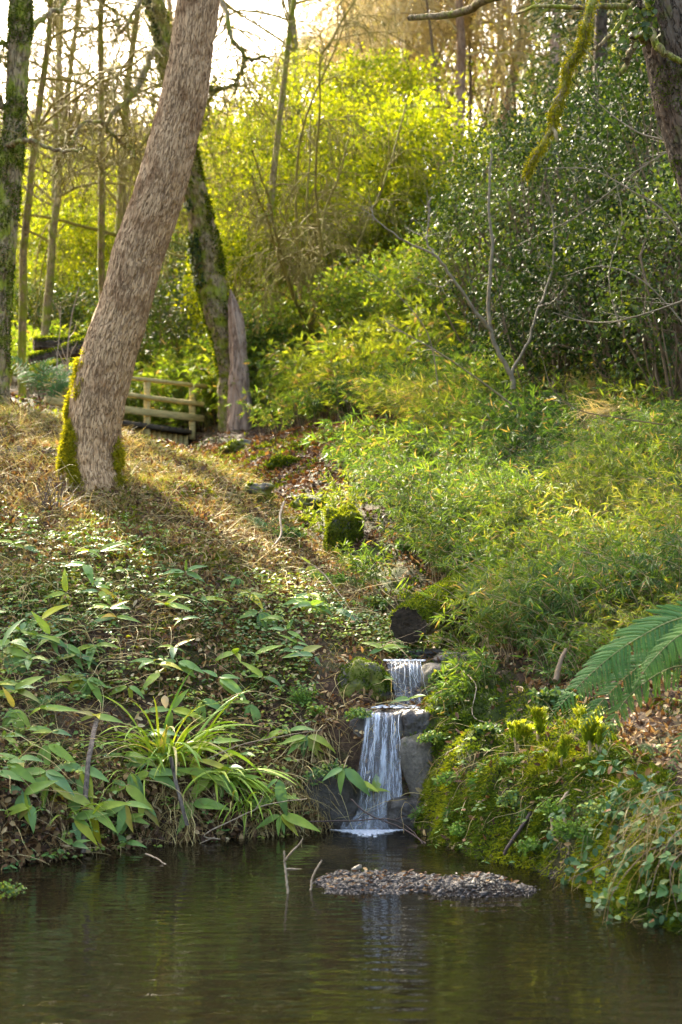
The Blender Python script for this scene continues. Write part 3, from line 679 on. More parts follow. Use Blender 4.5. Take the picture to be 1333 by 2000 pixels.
s1 = spawn(PL, RR, 26, .15, 1, 1.0, k=7, wig=.22, droop=.16, L=2.6, rr=.6); s2 = spawn(*s1, 5, .2, 1, .8, k=5, wig=.25, droop=.14)
s3 = spawn(*s2, 3, .2, 1, .8, k=4, wig=.25, droop=.12)
tubes(a, *s1, 4); tubes(a, *s2, 3); tubes(a, s3[0], s3[1] + .003, 3)
tag(a.build('twigs', M['twig_moss'], t2), kind='stuff')

# dark tree at the left edge
D3 = 19.0
t3 = thing('edge_tree', P(-8, 785, D3), 'dark upright mossy tree cut by the left edge', 'tree')
ctr = [P(-14, 830, D3), P(-10, 780, D3), P(-4, 650, D3), P(4, 520, D3), P(14, 400, D3), P(24, 300, D3), P(32, 200, D3), P(38, 90, D3), P(42, 0, D3), P(48, -200, D3), P(50, -500, D3)]
rad = [x / 2 * D3 / F for x in (70, 56, 52, 52, 50, 48, 46, 44, 42, 38, 30)]
o, V3, c3 = trunk_mesh('trunk', ctr, rad, M['bark_mossy'], t3, 90, 320, .018, 8, 4, 21, None, .06)
sel = V3.reshape(-1, 3); cen = np.repeat(c3, V3.shape[1], 0); nr = norm(sel - cen)
k = rng.choice(np.nonzero(fbm(sel * 3, 3, 15) > .45)[0], 16000)
a = Acc(); fuzz(a, sel[k], nr[k], rng.uniform(.015, .05, len(k)), .016, .8, .5, rng.uniform(0, .7, len(k))); tag(a.build('moss', M['moss'], t3), kind='stuff')
a = Acc(); lb = [([P(10, 290, D3), P(28, 280, D3 - .3), P(60, 275, D3 - .6), P(108, 294, D3 - .8), P(160, 290, D3 - 1)], .04, .02), ([P(8, 210, D3), P(-10, 185, D3), P(-30, 170, D3)], .05, .03), ([P(22, 95, D3), P(8, 84, D3), P(-10, 86, D3)], .035, .02),
      ([P(45, 90, D3), P(75, 40, D3 + .5), P(120, 15, D3 + 1), P(150, -30, D3 + 1)], .05, .02)]
lims = [limb(a, p, r0, r1, 24, 7, .015) for p, r0, r1 in lb]
obj('limb', with_tc(a.mesh('limb', M['bark_mossy'])), t3)
a = Acc(); PL = np.stack([c for c, r in lims]); RR = np.stack([np.linspace(.022, .012, 24) for _ in lims])
s1 = spawn(PL, RR, 9, .2, 1, 1.0, k=7, wig=.22, droop=.2, L=1.3); s2 = spawn(*s1, 5, .2, 1, .8, k=5, wig=.3, droop=.25)
tubes(a, *s1, 4); tubes(a, s2[0], s2[1] + .002, 3); tag(a.build('twigs', M['twig_moss'], t3), kind='stuff')

# big tree top right
D4 = 12.0
t4 = thing('overhanging_tree', G(1560, 1120), 'thick dark tree at the upper right corner leaning out of the frame', 'tree')
b4 = np.array(t4.location)
ctr = [b4 + (0, 0, -.2), b4 + (-.1, 0, .8), P(1480, 700, D4), P(1420, 450, D4), P(1385, 330, D4), P(1350, 220, D4), P(1325, 110, D4), P(1300, 0, D4), P(1275, -120, D4), P(1230, -320, D4), P(1200, -600, D4)]
rad = [x / 2 * D4 / F for x in (175, 155, 140, 132, 128, 126, 128, 132, 128, 110, 80)]
o, V4, c4 = trunk_mesh('trunk', ctr, rad, M['bark_dark'], t4, 160, 420, .016, 12, 4, 31, None, .05)
sel = V4.reshape(-1, 3); cen = np.repeat(c4, V4.shape[1], 0); nr = norm(sel - cen)
k = rng.choice(np.nonzero(fbm(sel * 2.5, 3, 25) > .56)[0], 9000)
a = Acc(); fuzz(a, sel[k], nr[k], rng.uniform(.01, .035, len(k)), .012, .8, .5, rng.uniform(0, .6, len(k))); tag(a.build('moss', M['moss'], t4), kind='stuff')
a = Acc(); lb = [([P(1262, 25, D4), P(1230, 16, D4), P(1180, 12, D4 - .3), P(1130, 16, D4 - .4), P(1062, 12, D4 - .4), P(1010, 26, D4)], .03, .012),
      ([P(1262, 80, D4 - .1), P(1245, 68, D4 - .3), P(1228, 110, D4 - .3), P(1212, 148, D4 - .3)], .04, .022),
      ([P(1270, 60, D4 - .2), P(1290, 95, D4 - .35), P(1333, 120, D4 - .4), P(1380, 135, D4 - .4)], .035, .02),
      ([P(1240, 5, D4), P(1200, 60, D4 - .2), P(1160, 95, D4 - .2), P(1130, 105, D4 - .2)], .022, .010),
      ([P(1250, -60, D4), P(1100, -40, D4 + 1), P(960, -5, D4 + 2), P(900, 25, D4 + 2.5), P(800, 35, D4 + 3)], .07, .03)]
lims = [limb(a, p, r0, r1, 24, 7, .008) for p, r0, r1 in lb]
obj('limb', with_tc(a.mesh('limb', M['bark_mossy'])), t4)
# the hanging moss-covered broken branch
a = Acc(); hb = [P(1175, -140, 11.3), P(1168, -60, 11.2), P(1158, 0, 11), P(1146, 40, 11), P(1136, 90, 11), P(1111, 130, 11), P(1101, 175, 11), P(1086, 215, 10.95), P(1078, 250, 10.9), P(1061, 280, 10.9), P(1040, 315, 10.9), P(1030, 341, 10.9)]
hc, hr = limb(a, hb, .034, .016, 60, 9, .004)
limb(a, [P(1078, 250, 10.9), P(1086, 262, 10.85), P(1089, 277, 10.85)], .02, .012, 8, 7, .002)
limb(a, [P(1101, 175, 11), P(1088, 190, 10.9), P(1070, 215, 10.85), P(1050, 222, 10.8)], .009, .003, 10, 6, .003); limb(a, [P(1136, 90, 11), P(1160, 120, 10.9), P(1168, 160, 10.85)], .008, .003, 10, 6, .003); limb(a, [P(1034, 335, 10.9), P(1024, 352, 10.88), P(1026, 372, 10.88)], .006, .002, 8, 5, .002)
limb(a, [P(1240, -130, 11.9), P(1200, -145, 11.6), P(1175, -140, 11.3)], .05, .034, 8, 7, .002)
me = with_tc(a.mesh('hanging_branch', M['bark_mossy'])); o = obj('hanging_branch', me, t4); tag(o, 'yellow moss covered broken branch hanging down')
i = rng.integers(0, 60, 14000); i = i[(fbm(np.stack([i * .13, i * 0, i * 0], -1), 2, 9) + rng.uniform(-.12, .12, 14000)) > .42]; nm = len(i); pj = hc[i] + rng.normal(size=(nm, 3)) * (hr[i][:, None] * .55 + .005) * (1, 1, 1); nrm = norm(pj - hc[i])
a = Acc(); fuzz(a, pj, nrm, rng.uniform(.010, .040, nm) * (.6 + .8 * fbm(pj * 14, 2, 6)), .008, .5, .9, np.clip(rng.normal(.4, .3, nm), 0, 1)); tag(a.build('moss', M['mossy'], o), kind='stuff')
a = Acc(); n = 60; b0 = np.array([P(1258 + rng.normal() * 14, 35 + rng.normal() * 22, D4 - .45) for _ in range(n)])
leaves(a, b0, rdir(n, -.6), rdir(n) + (0, -1, 0), rng.uniform(.04, .09, n), .06, OVAL, rng.uniform(.2, .9, n)); tag(a.build('ivy', M['laurel'], t4), kind='stuff')

# ------------------------------------------------------------------ footbridge
def boxgeo(acc, p0, p1, w, h, roll=0):
    """a squared beam between two points: w across, h vertical, slightly chamfered ends"""
    p0, p1 = np.array(p0, float), np.array(p1, float); T = norm(p1 - p0)
    up = np.array((0, 0, 1.0)) if abs(T[2]) < .9 else np.array((0, 1.0, 0))
    A = norm(np.cross(T, up)); B = np.cross(A, T)
    c = min(w, h) * .14; prof = [(-w / 2 + c, -h / 2), (w / 2 - c, -h / 2), (w / 2, -h / 2 + c), (w / 2, h / 2 - c), (w / 2 - c, h / 2), (-w / 2 + c, h / 2), (-w / 2, h / 2 - c), (-w / 2, -h / 2 + c)]
    n = 6; V = []
    for q in range(n):
        t = q / (n - 1); cc = p0 * (1 - t) + p1 * t + rng.normal(size=3) * .0015
        V += [cc + A * x + B * y for x, y in prof]
    V += [p0, p1]; Fq = []; Ft = []
    for q in range(n - 1):
        for s in range(8): Fq.append((q * 8 + s, q * 8 + (s + 1) % 8, q * 8 + 8 + (s + 1) % 8, q * 8 + 8 + s))
    for s in range(8): Ft.append((n * 8, (s + 1) % 8, s)); Ft.append((n * 8 + 1, (n - 1) * 8 + s, (n - 1) * 8 + (s + 1) % 8))
    m = acc.n; acc.add(V, Fq); acc.T.append(np.array(Ft) + m)
def BD(px): return 30.5 + (px - 240) * (1.2 / 160)      # the bridge runs slightly away to the right
def BP(px, py): return P(px, py, BD(px))
br = thing('footbridge', BP(300, 850), 'small wooden footbridge with three-rail handrail above the stream behind the mound', 'bridge')
for px, yt, yb in ((376, 752, 858), (288, 741, 862), (200, 733, 855), (116, 722, 845)):
    a = Acc(); boxgeo(a, BP(px, yb), BP(px, yt), .13, .14); a.build('post', M['wood_rail'], br)
off = np.array((0, -.09, 0))
a = Acc(); boxgeo(a, BP(96, 721) , BP(401, 755), .15, .07); a.build('top_rail', M['wood_rail'], br)
a = Acc(); tubes(a, np.linspace(BP(90, 752), BP(398, 791), 12)[None] + off, np.full((1, 12), .055), 10, cap=True); a.build('middle_rail', M['wood_dark' if False else 'wood_rail'], br)
a = Acc(); boxgeo(a, BP(90, 783) + off, BP(399, 819) + off, .05, .15); a.build('lower_rail', M['wood_rail'], br)
a = Acc(); boxgeo(a, BP(90, 806), BP(370, 845), .22, .09); a.build('deck_beam', M['wood_dark'], br)
nb = 26
fm = {}
for q in range(nb):
    px = 92 + q * (368 - 92) / nb + 5; y = 806 + (px - 90) * 39 / 280
    a = Acc(); h = rng.uniform(15, 22); boxgeo(a, BP(px, y + 6 + h) + (0, .1, 0), BP(px, y + 5) + (0, .1, 0), .105, .03); a.build('fascia_board', M['wood_rail'], br)
for q in range(24):
    px = 94 + q * (372 - 94) / 24 + 5; y = 802 + (px - 90) * 39 / 280
    p = BP(px, y); a = Acc(); boxgeo(a, p + (0, -.12, 0), p + (0, 1.3, 0), .115, .035); a.build('deck_board', M['wood_dark'], br)

# ------------------------------------------------------------------ logs and stumps
def log(name, p0, p1, r0, r1, mat, label, mossL=.03, mossn=9000, mossmat='moss', seed=1, zmin=.1, endmat=None, cat='log'):
    t = thing(name, np.minimum(p0, p1), label, cat)
    c = [np.array(p0) * (1 - q) + np.array(p1) * q for q in (0, .33, .66, 1)]
    o, V, cc = trunk_mesh('trunk_wood', c, [r0, r0 * .98 + r1 * .02, r1, r1], mat, t, 90, 120, .02 * r0 / .2, 9, 4, seed, None, .05)
    T = norm(np.array(p1) - np.array(p0))
    for e, s in ((0, -1), (-1, 1)):
        a = Acc(); ring = V[e]; cen = cc[e]; n = len(ring); rings = [ring]
        for f in (.8, .6, .4, .2, .02): rings.append(cen + (ring - cen) * f + T * s * (fbm(ring * 4 * f, 2, 3)[:, None] - .45) * .05)
        VV = np.concatenate(rings); i = np.arange(5)[:, None] * n; j = np.arange(n)[None]; j2 = (j + 1) % n
        a.add(VV, np.stack([i + j, i + j2, i + j2 + n, i + j + n], -1).reshape(-1, 4))
        obj('cut_end', with_tc(a.mesh('cut_end', endmat or M['bark_dark'], True)), t)
    sel = V.reshape(-1, 3); cen = np.repeat(cc, V.shape[1], 0); nr = norm(sel - cen)
    w = sstep(zmin, zmin + .45, nr[:, 2] + (fbm(sel * 7, 3, seed) - .5) * .5)
    k = rng.choice(np.nonzero(rng.uniform(0, 1, len(w)) < w)[0], mossn)
    a = Acc(); fuzz(a, sel[k] + nr[k] * .004, nr[k], rng.uniform(.4, 1.2, mossn) * mossL, mossL * .35, .7, .3); tag(a.build('moss', M[mossmat], t), kind='stuff')
    return t
log('mossy_log', P(797, 1222, 11.75), P(935, 1140, 13.3), .165, .19, M['bark_mossy'], 'thick log with bright moss on top lying across the stream above the waterfall', .024, 22000, 'moss', 4, .0, M['log_end'])
lg = np.array(P(60, 680, 27))
log('fallen_log', P(66, 672, 27), P(215, 672, 27.5), .13, .16, M['bark_dark'], 'upper broken mossy log left of the big leaning trunk', .05, 3000, 'moss', 7, .1)
log('fallen_log', P(58, 703, 26.6), P(205, 668, 27.2), .10, .17, M['bark_dark'], 'lower broken log tip sticking out left under the other log', .05, 2500, 'moss', 9, .1)
log('fallen_branch', P(84, 728, 26.3), P(130, 708, 26.5), .06, .05, M['bark_mossy'], 'pale mossy branch end lying below the two broken logs', .05, 1500, 'moss', 10, .0, cat='branch')
# square mossy stump
g = G(672, 1082)
t = thing('mossy_stump', g, 'square upright stump completely wrapped in moss beside the stream', 'stump')
a = Acc(); V, Fc = rockgeo((g[0], g[1] + .1, g[2] + .17), (.185, .17, .30), 5, 5, 3.6, .20, .2); a.add(V, Fc); a.build('stump_wood', M['rock_moss'], t, smooth=True)
k = rng.integers(0, len(V), 16000); nr = norm((V - (g[0], g[1] + .1, g[2] + .1)) / (.19, .18, .3)); w = (nr[k, 1] < .4) | (nr[k, 2] > .3); k = k[w]
a = Acc(); fuzz(a, V[k], nr[k], rng.uniform(.012, .04, len(k)), .011, .7, .6, np.clip(rng.normal(.45, .3, len(k)) + .4 * (nr[k, 2] > .6), 0, 1)); tag(a.build('moss', M['moss'], t), kind='stuff')  # upward-facing moss gets a brighter tone, painting in the sunlit top
# mossy boulders of the upper stream bed
for px, py, s, lb in ((705, 800, .55, 'mossy boulder at the edge of the bamboo far up the slope'), (945, 800, .4, 'yellow mossy stone lit among the bamboo under the forked sapling'), (470, 880, .5, 'mossy boulder in the stream bed right of the footbridge'),
                      (590, 1025, .3, 'low mossy rock left of the square stump'), (625, 985, .42, 'mossy overhanging bank stone above the dark stream hole'), (500, 965, .33, 'mossy stone at the mouth of the dark stream hole'), (440, 900, .3, 'small mossy stone beside the upper stream'),
                      (560, 915, .35, 'mossy hump on the brown leaf slope right of the stream'), (520, 880, .3, 'small green hump of moss above the brown leaf slope')):
    g = G(px, py); t = thing('mossy_boulder', g, lb, 'boulder'); s *= .62
    V, Fc = rockgeo(g + (0, .1, s * .04), (s * 1.2, s * .9, s * .45), px, 4, 2.3, .28, px * .7); a = Acc(); a.add(V, Fc); a.build('stone', M['rock_moss'], t, smooth=True)
    k = rng.integers(0, len(V), 5000); nr = norm(V - g - (0, .1, -.1)); k = k[nr[k, 2] > .15]
    a = Acc(); k = k[fbm(V[k] * 5, 2, 3) > .45]; fuzz(a, V[k], nr[k], rng.uniform(.02, .05, len(k)), .02, .7, .2); tag(a.build('moss', M['moss'], t), kind='stuff')

# ------------------------------------------------------------------ vegetation helpers
def scatter(n, y0, y1, mask=None, xpad=.5, x0=None, x1=None, pw=1.0):
    """random spots spread evenly over the ground between two distances; mask(x, y) gives the chance of keeping each"""
    u = rng.uniform(0, 1, n); y = np.sqrt(y0 * y0 + u * (y1 * y1 - y0 * y0)) if pw else y0 + u * (y1 - y0)
    hw = .24 * y + xpad
    lo = -hw if x0 is None else np.maximum(-hw, x0); hi = hw if x1 is None else np.minimum(hw, x1)
    x = rng.uniform(0, 1, n) * (hi - lo) + lo
    if mask is not None:
        k = rng.uniform(0, 1, n) < mask(x, y); x, y = x[k], y[k]
    return x, y
def onground(x, y, dz=0):
    return np.stack([x, y, H(x, y) + dz], -1)
def place(name, me, pos, xa, nz, scale, parent, label=None):
    x = Vector(norm(np.asarray(xa, float))); z = Vector(nz); yv = z.cross(x)
    if yv.length < 1e-4: yv = Vector((0, 1, .1)).cross(x)
    yv.normalize(); z = x.cross(yv)
    s = scale if hasattr(scale, '__len__') else (scale,) * 3
    m = Matrix(((x.x * s[0], yv.x * s[1], z.x * s[2], pos[0]), (x.y * s[0], yv.y * s[1], z.y * s[2], pos[1]), (x.z * s[0], yv.z * s[1], z.z * s[2], pos[2]), (0, 0, 0, 1)))
    o = bpy.data.objects.new(name, me); COL.objects.link(o); o.parent = parent
    if parent is not None and parent.parent is None: m = Matrix.Translation(-Vector(parent.location)) @ m
    o.matrix_basis = m
    if label: o['label'] = label
    return o
def leafmesh(name, mat, w=.22, droop=.3, fold=.12, k=9, rnd=.5, shape=1.0, wave=0.0, dead=.5):
    t = np.linspace(0, 1, k); prof = np.sin(PI * t ** (.62 * shape)) ** .9 * w; prof[0] = w * .06; prof[-1] = .001
    a = Acc(); V = []
    for s in (-1, -.5, 0, .5, 1):
        z = -droop * t ** 2 + abs(s) * fold * prof * 1.0 + wave * np.sin(t * 14 + s * 2) * prof
        V.append(np.stack([t * (1 - droop * .25 * t), s * prof * .5, z], -1))
    V = np.stack(V, 1).reshape(-1, 3); i = np.arange(k - 1)[:, None] * 5; s = np.arange(4)[None]
    a.add(V, np.stack([i + s, i + s + 1, i + s + 6, i + s + 5], -1).reshape(-1, 4), rnd, dead); return a.mesh(name, mat, True)

# ------------------------------------------------------------------ ground cover, built as leaves and stalks
L_left = lambda x, y: (x < sx(y) + .15)
def land(x, y): return (pond_d(x, y) > .0) * 1.0
# dead leaves
a = Acc()
def m_lit(x, y): return land(x, y) * np.clip(.35 + .9 * patch(x, y, .8, 41, .35, .6), 0, 1) * (1 - .88 * np.where(x > sx(y), m_moss(x, y), 0))
x, y = scatter(52000, 8.2, 15, m_lit); p = onground(x, y, .012); p[:, 2] += rng.uniform(0, .03, len(p)); n = len(p)
nr = nrmG(x, y); d = norm(rng.normal(size=(n, 3)) - nr * .2); up = norm(nr + rng.normal(size=(n, 3)) * .45)
leaves(a, p, d, up, rng.uniform(.03, .075, n), rng.uniform(.018, .042, n), CURL, rng.uniform(0, 1, n) ** 1.1)
x, y = scatter(26000, 15, 34, lambda x, y: .75 * np.ones_like(x)); p = onground(x, y, .02); n = len(p)
leaves(a, p, rdir(n, 0, .4), norm(rng.normal(size=(n, 3)) * .5 + (0, 0, 1)), rng.uniform(.06, .12, n), rng.uniform(.03, .07, n), DIAM, rng.uniform(0, .85, n) ** 1.7)
x, y = scatter(60000, 17, 29, lambda x, y: (np.abs(x - sx(y) - .9) < 2.4) * 1.0, x0=-6, x1=3); p = onground(x, y, .015); n = len(p)
leaves(a, p, rdir(n, 0, .4), norm(rng.normal(size=(n, 3)) * .5 + (0, 0, 1)), rng.uniform(.05, .11, n), rng.uniform(.03, .06, n), DIAM, rng.uniform(0, .8, n) ** 1.3)
x, y = scatter(14000, 12.2, 17.5, lambda x, y: L_left(x, y) * 1.0); p = onground(x, y, .03); n = len(p); nr = nrmG(x, y); leaves(a, p, norm(rng.normal(size=(n, 3)) - nr * .2), norm(nr + rng.normal(size=(n, 3)) * .5), rng.uniform(.03, .08, n), rng.uniform(.02, .045, n), CURL, rng.uniform(0, .9, n))
n = 260; x = rng.uniform(-.3, 1.0, n); y = rng.uniform(8.0, 8.6, n); p = onground(x, y, .012); k = p[:, 2] > .01; p = p[k]; n = len(p); leaves(a, p, rdir(n, 0, .2), norm(rng.normal(size=(n, 3)) * .3 + (0, 0, 1)), rng.uniform(.02, .05, n), rng.uniform(.012, .03, n), CURL, rng.uniform(0, .8, n))
n = 5200; u = rng.uniform(0, 1, n); _e = POND[3:10]; _l = np.concatenate([[0], np.cumsum(np.linalg.norm(np.diff(_e, axis=0), axis=1))])
x = np.interp(u ** 1.5 * _l[-1], _l, _e[:, 0]); y = np.interp(u ** 1.5 * _l[-1], _l, _e[:, 1]) + rng.uniform(0, .45, n); p = onground(x, y, .015); nr = nrmG(x, y)
leaves(a, p + nr * rng.uniform(0, .04, n)[:, None], norm(rng.normal(size=(n, 3)) + (0, 0, -.5)), norm(nr + rng.normal(size=(n, 3)) * .5), rng.uniform(.035, .08, n), rng.uniform(.025, .05, n), CURL, rng.uniform(0, 1, n) ** 1.7)
tag(a.build('leaf_litter', M['litter'], smooth=False), kind='stuff')
# dead grass and straw lying on the slopes
a = Acc()
def strawset(x, y, L, wd, stand, k=5):
    n = len(x); p = onground(x, y, .01)
    nr = nrmG(x, y); d = norm(rng.normal(size=(n, 3)) * (1, 1, .3) + nr * stand + np.array((0, -.3, 0)))
    Pl, _ = grow(p, d, L, np.ones(n) * .01, np.ones(n) * .01, k, .16, .16)
    gz = H(Pl[..., 0], Pl[..., 1]); Pl[..., 2] = np.maximum(Pl[..., 2], gz + .012)
    return Pl, np.linspace(1, .25, k)[None] * wd[:, None]
x, y = scatter(75000, 8.6, 17.5, lambda x, y: land(x, y) * L_left(x, y) * (1 - .85 * np.exp(-((x - sx(y)) / .95) ** 2) * (y > 11.3)) * (.75 + .25 * sstep(11.5, 13, y)) * (.25 + .75 * patch(x, y, 1.1, 51, .4, .6)))
n = len(x); Pl, Wd = strawset(x, y, rng.uniform(.08, .34, n), rng.uniform(.0025, .006, n) * (1 + .06 * np.maximum(y - 11, 0)), .5)
ribbons(a, Pl, Wd, rdir(n), rng.uniform(0, 1, n))
x, y = scatter(7000, 8.0, 14, lambda x, y: land(x, y) * (1 - L_left(x, y)) * patch(x, y, 1.3, 52, .45, .6))
n = len(x); Pl, Wd = strawset(x, y, rng.uniform(.10, .3, n), rng.uniform(.003, .007, n), .3); ribbons(a, Pl, Wd, rdir(n), rng.uniform(0, 1, n))
x, y = scatter(2600, 8.9, 14.5, lambda x, y: land(x, y) * L_left(x, y) * (.2 + patch(x, y, .9, 57, .42, .6)))
n = len(x); Pl, Wd = strawset(x, y, rng.uniform(.3, .75, n), rng.uniform(.004, .008, n), .7, 9); tubes(a, Pl, Wd * .5, 4, rnd=rng.uniform(.35, 1, n))
tag(a.build('dead_grass', M['straw']), kind='stuff')
# thin grass on the mound
a = Acc()
x, y = scatter(90000, 11.3, 17.8, lambda x, y: L_left(x, y) * (1 - .8 * np.exp(-((x - sx(y)) / .95) ** 2)) * (.45 + patch(x, y, 1.4, 53, .45, .62)))
n = len(x); Pl, Wd = strawset(x, y, rng.uniform(.05, .16, n), rng.uniform(.003, .007, n), 1.0, 4); ribbons(a, Pl, Wd, rdir(n), rng.uniform(0, 1, n) ** .8)
tag(a.build('grass', M['grass']), kind='stuff')
# moss on the ground
a = Acc()
x, y = scatter(230000, 7, 13.5, m_moss); n = len(x); p = onground(x, y, .0); nr = nrmG(x, y)
fuzz(a, p, nr, rng.uniform(.012, .05, n), .012, .8, .3, np.clip(fbm(p * 3, 3, 6) * 1.6 - .45 + rng.normal(size=n) * .15, 0, 1))
x, y = scatter(60000, 13.5, 32, m_moss); n = len(x); p = onground(x, y, .0); nr = nrmG(x, y)
fuzz(a, p, nr, rng.uniform(.03, .09, n), .03, .7, .2, np.clip(fbm(p * 2, 3, 6) * 1.4 - .25 + rng.normal(size=n) * .15, 0, 1))
_r = POND[10:19]; _rl = np.concatenate([[0], np.cumsum(np.linalg.norm(np.diff(_r, axis=0), axis=1))])
def right_edge(n, back):
    s = rng.uniform(0, _rl[-1], n) ** 1.0; x = np.interp(s, _rl, _r[:, 0]) + rng.uniform(-.02, back, n); y = np.interp(s, _rl, _r[:, 1]) + rng.uniform(-.1, .25, n); k = pond_d(x, y) > -.04; return x[k], y[k]
x, y = right_edge(150000, .55); n = len(x); p = onground(x, y); nr = nrmG(x, y, .03); k = rng.uniform(0, 1, n) < .12 + .88 * sstep(.40, .52, fbm(p * 4.5, 3, 19)); p, nr = p[k], nr[k]; n = len(p)
fuzz(a, p + nr * rng.uniform(0, .03, n)[:, None] * fbm(p * 9, 2, 4)[:, None], nr, rng.uniform(.015, .05, n), .011, .7, .7, np.clip(fbm(p * 3, 3, 6) * 1.8 - .5 + rng.normal(size=n) * .15, 0, 1))
x, y = scatter(60000, 19, 27, lambda x, y: (np.abs(x - sx(y) - .9) < 2.0) * patch(x, y, 1.3, 64, .5, .6), x0=-5, x1=2); n = len(x); p = onground(x, y); fuzz(a, p, nrmG(x, y), rng.uniform(.03, .09, n), .03, .7, .3, rng.uniform(0, .8, n))
x, y = scatter(50000, 12.6, 15.5, lambda x, y: L_left(x, y) * patch(x, y, 1.9, 65, .50, .58), x0=-2.6, x1=0); n = len(x); p = onground(x, y); fuzz(a, p, nrmG(x, y), rng.uniform(.02, .06, n), .018, .7, .2, rng.uniform(.3, 1, n))
tag(a.build('ground_moss', M['moss']), kind='stuff')
# low bramble and ivy leaves over the left slope and parts of the right bank
a = Acc()
def m_ivy(x, y):
    l = L_left(x, y)
    return land(x, y) * (1 - (np.abs(x - .25) < .42) * (y < 11.6)) * np.where(l, sstep(13.8, 12.4, y) * (.10 + .9 * patch(x, y, 1.5, 71, .40, .56)), (y < 12.2) * .22 * patch(x, y, 1.6, 72, .50, .62))
x, y = scatter(13000, 8.3, 14, m_ivy); n = len(x)
h = rng.uniform(.01, .13, n); c = onground(x, y, 0) + (0, 0, .01) + nrmG(x, y) * h[:, None]
for s in range(5):
    th = s * 1.25 + rng.uniform(0, .5, n); d = np.stack([np.cos(th), np.sin(th), -.15 + .2 * rng.normal(size=n)], -1)
    kk = rng.uniform(0, 1, n) < (1 if s < 3 else .55)
    q = c[kk]; m = len(q)
    leaves(a, q + d[kk] * .008, d[kk], norm(np.array((0, -.25, 1.0)) + rng.normal(size=(m, 3)) * .35), rng.uniform(.018, .055, m), rng.uniform(.014, .036, m), OVAL, np.clip(fbm(q * 2, 2, 3) * 1.1 + rng.normal(size=m) * .22, 0, 1), rng.uniform(0, 1, m))
n = 560; x = rng.uniform(1.15, 2.6, n); y = rng.uniform(6.4, 8.6, n); k = (pond_d(x, y) > .0) & (pond_d(x, y) < .38); x, y = x[k], y[k]; n = len(x); c = onground(x, y, .03) + nrmG(x, y) * rng.uniform(0, .12, n)[:, None]
for s in range(4):
    d = rdir(n, -.2); leaves(a, c + d * .01, d, norm(np.array((-.2, -.45, .8)) + rng.normal(size=(n, 3)) * .3), rng.uniform(.03, .065, n), rng.uniform(.025, .045, n), OVAL, rng.uniform(0, .3, n), rng.uniform(0, 1, n))
tag(a.build('bramble_ground_cover', M['ivy']), kind='stuff')
# dead grass, roots and leaves hanging over the pond's left bank
edge = POND[3:10]; el = np.concatenate([[0], np.cumsum(np.linalg.norm(np.diff(edge, axis=0), axis=1))])
n = 4200; s = rng.uniform(0, el[-1], n); ex = np.interp(s, el, edge[:, 0]); ey = np.interp(s, el, edge[:, 1])
back = rng.uniform(.05, .42, n); ey = ey + back; p = onground(ex, ey, .02)
keep = patch(ex, ey * 0, 3.5, 81, .42, .6) * (.25 + .75 * sstep(-1.9, -1.4, ex)) + .10 > rng.uniform(0, 1, n); p = p[keep]; n = len(p)
d = norm(np.stack([rng.normal(size=n) * .5, -np.abs(rng.normal(size=n)) * .8 - .25, rng.normal(size=n) * .3 + .15], -1))
Pl, _ = grow(p, d, rng.uniform(.10, .5, n), np.ones(n), np.ones(n), 6, .2, .38)
Pl[..., 2] = np.maximum(Pl[..., 2], -.03)
a = Acc(); ribbons(a, Pl, np.linspace(1, .3, 6)[None] * rng.uniform(.003, .008, n)[:, None], rdir(n), rng.uniform(0, .95, n)); x, y = right_edge(700, .45); p = onground(x, y, .02); n = len(p); Pl, _ = grow(p, norm(np.stack([-np.abs(rng.normal(size=n)) * .5 - .1, rng.normal(size=n) * .5, rng.normal(size=n) * .3 + .1], -1)), rng.uniform(.08, .35, n), np.ones(n), np.ones(n), 6, .2, .4); Pl[..., 2] = np.maximum(Pl[..., 2], -.02)
ribbons(a, Pl, np.linspace(1, .3, 6)[None] * rng.uniform(.003, .007, n)[:, None], rdir(n), rng.uniform(0, .8, n))
tag(a.build('hanging_dead_grass', M['straw']), kind='stuff')

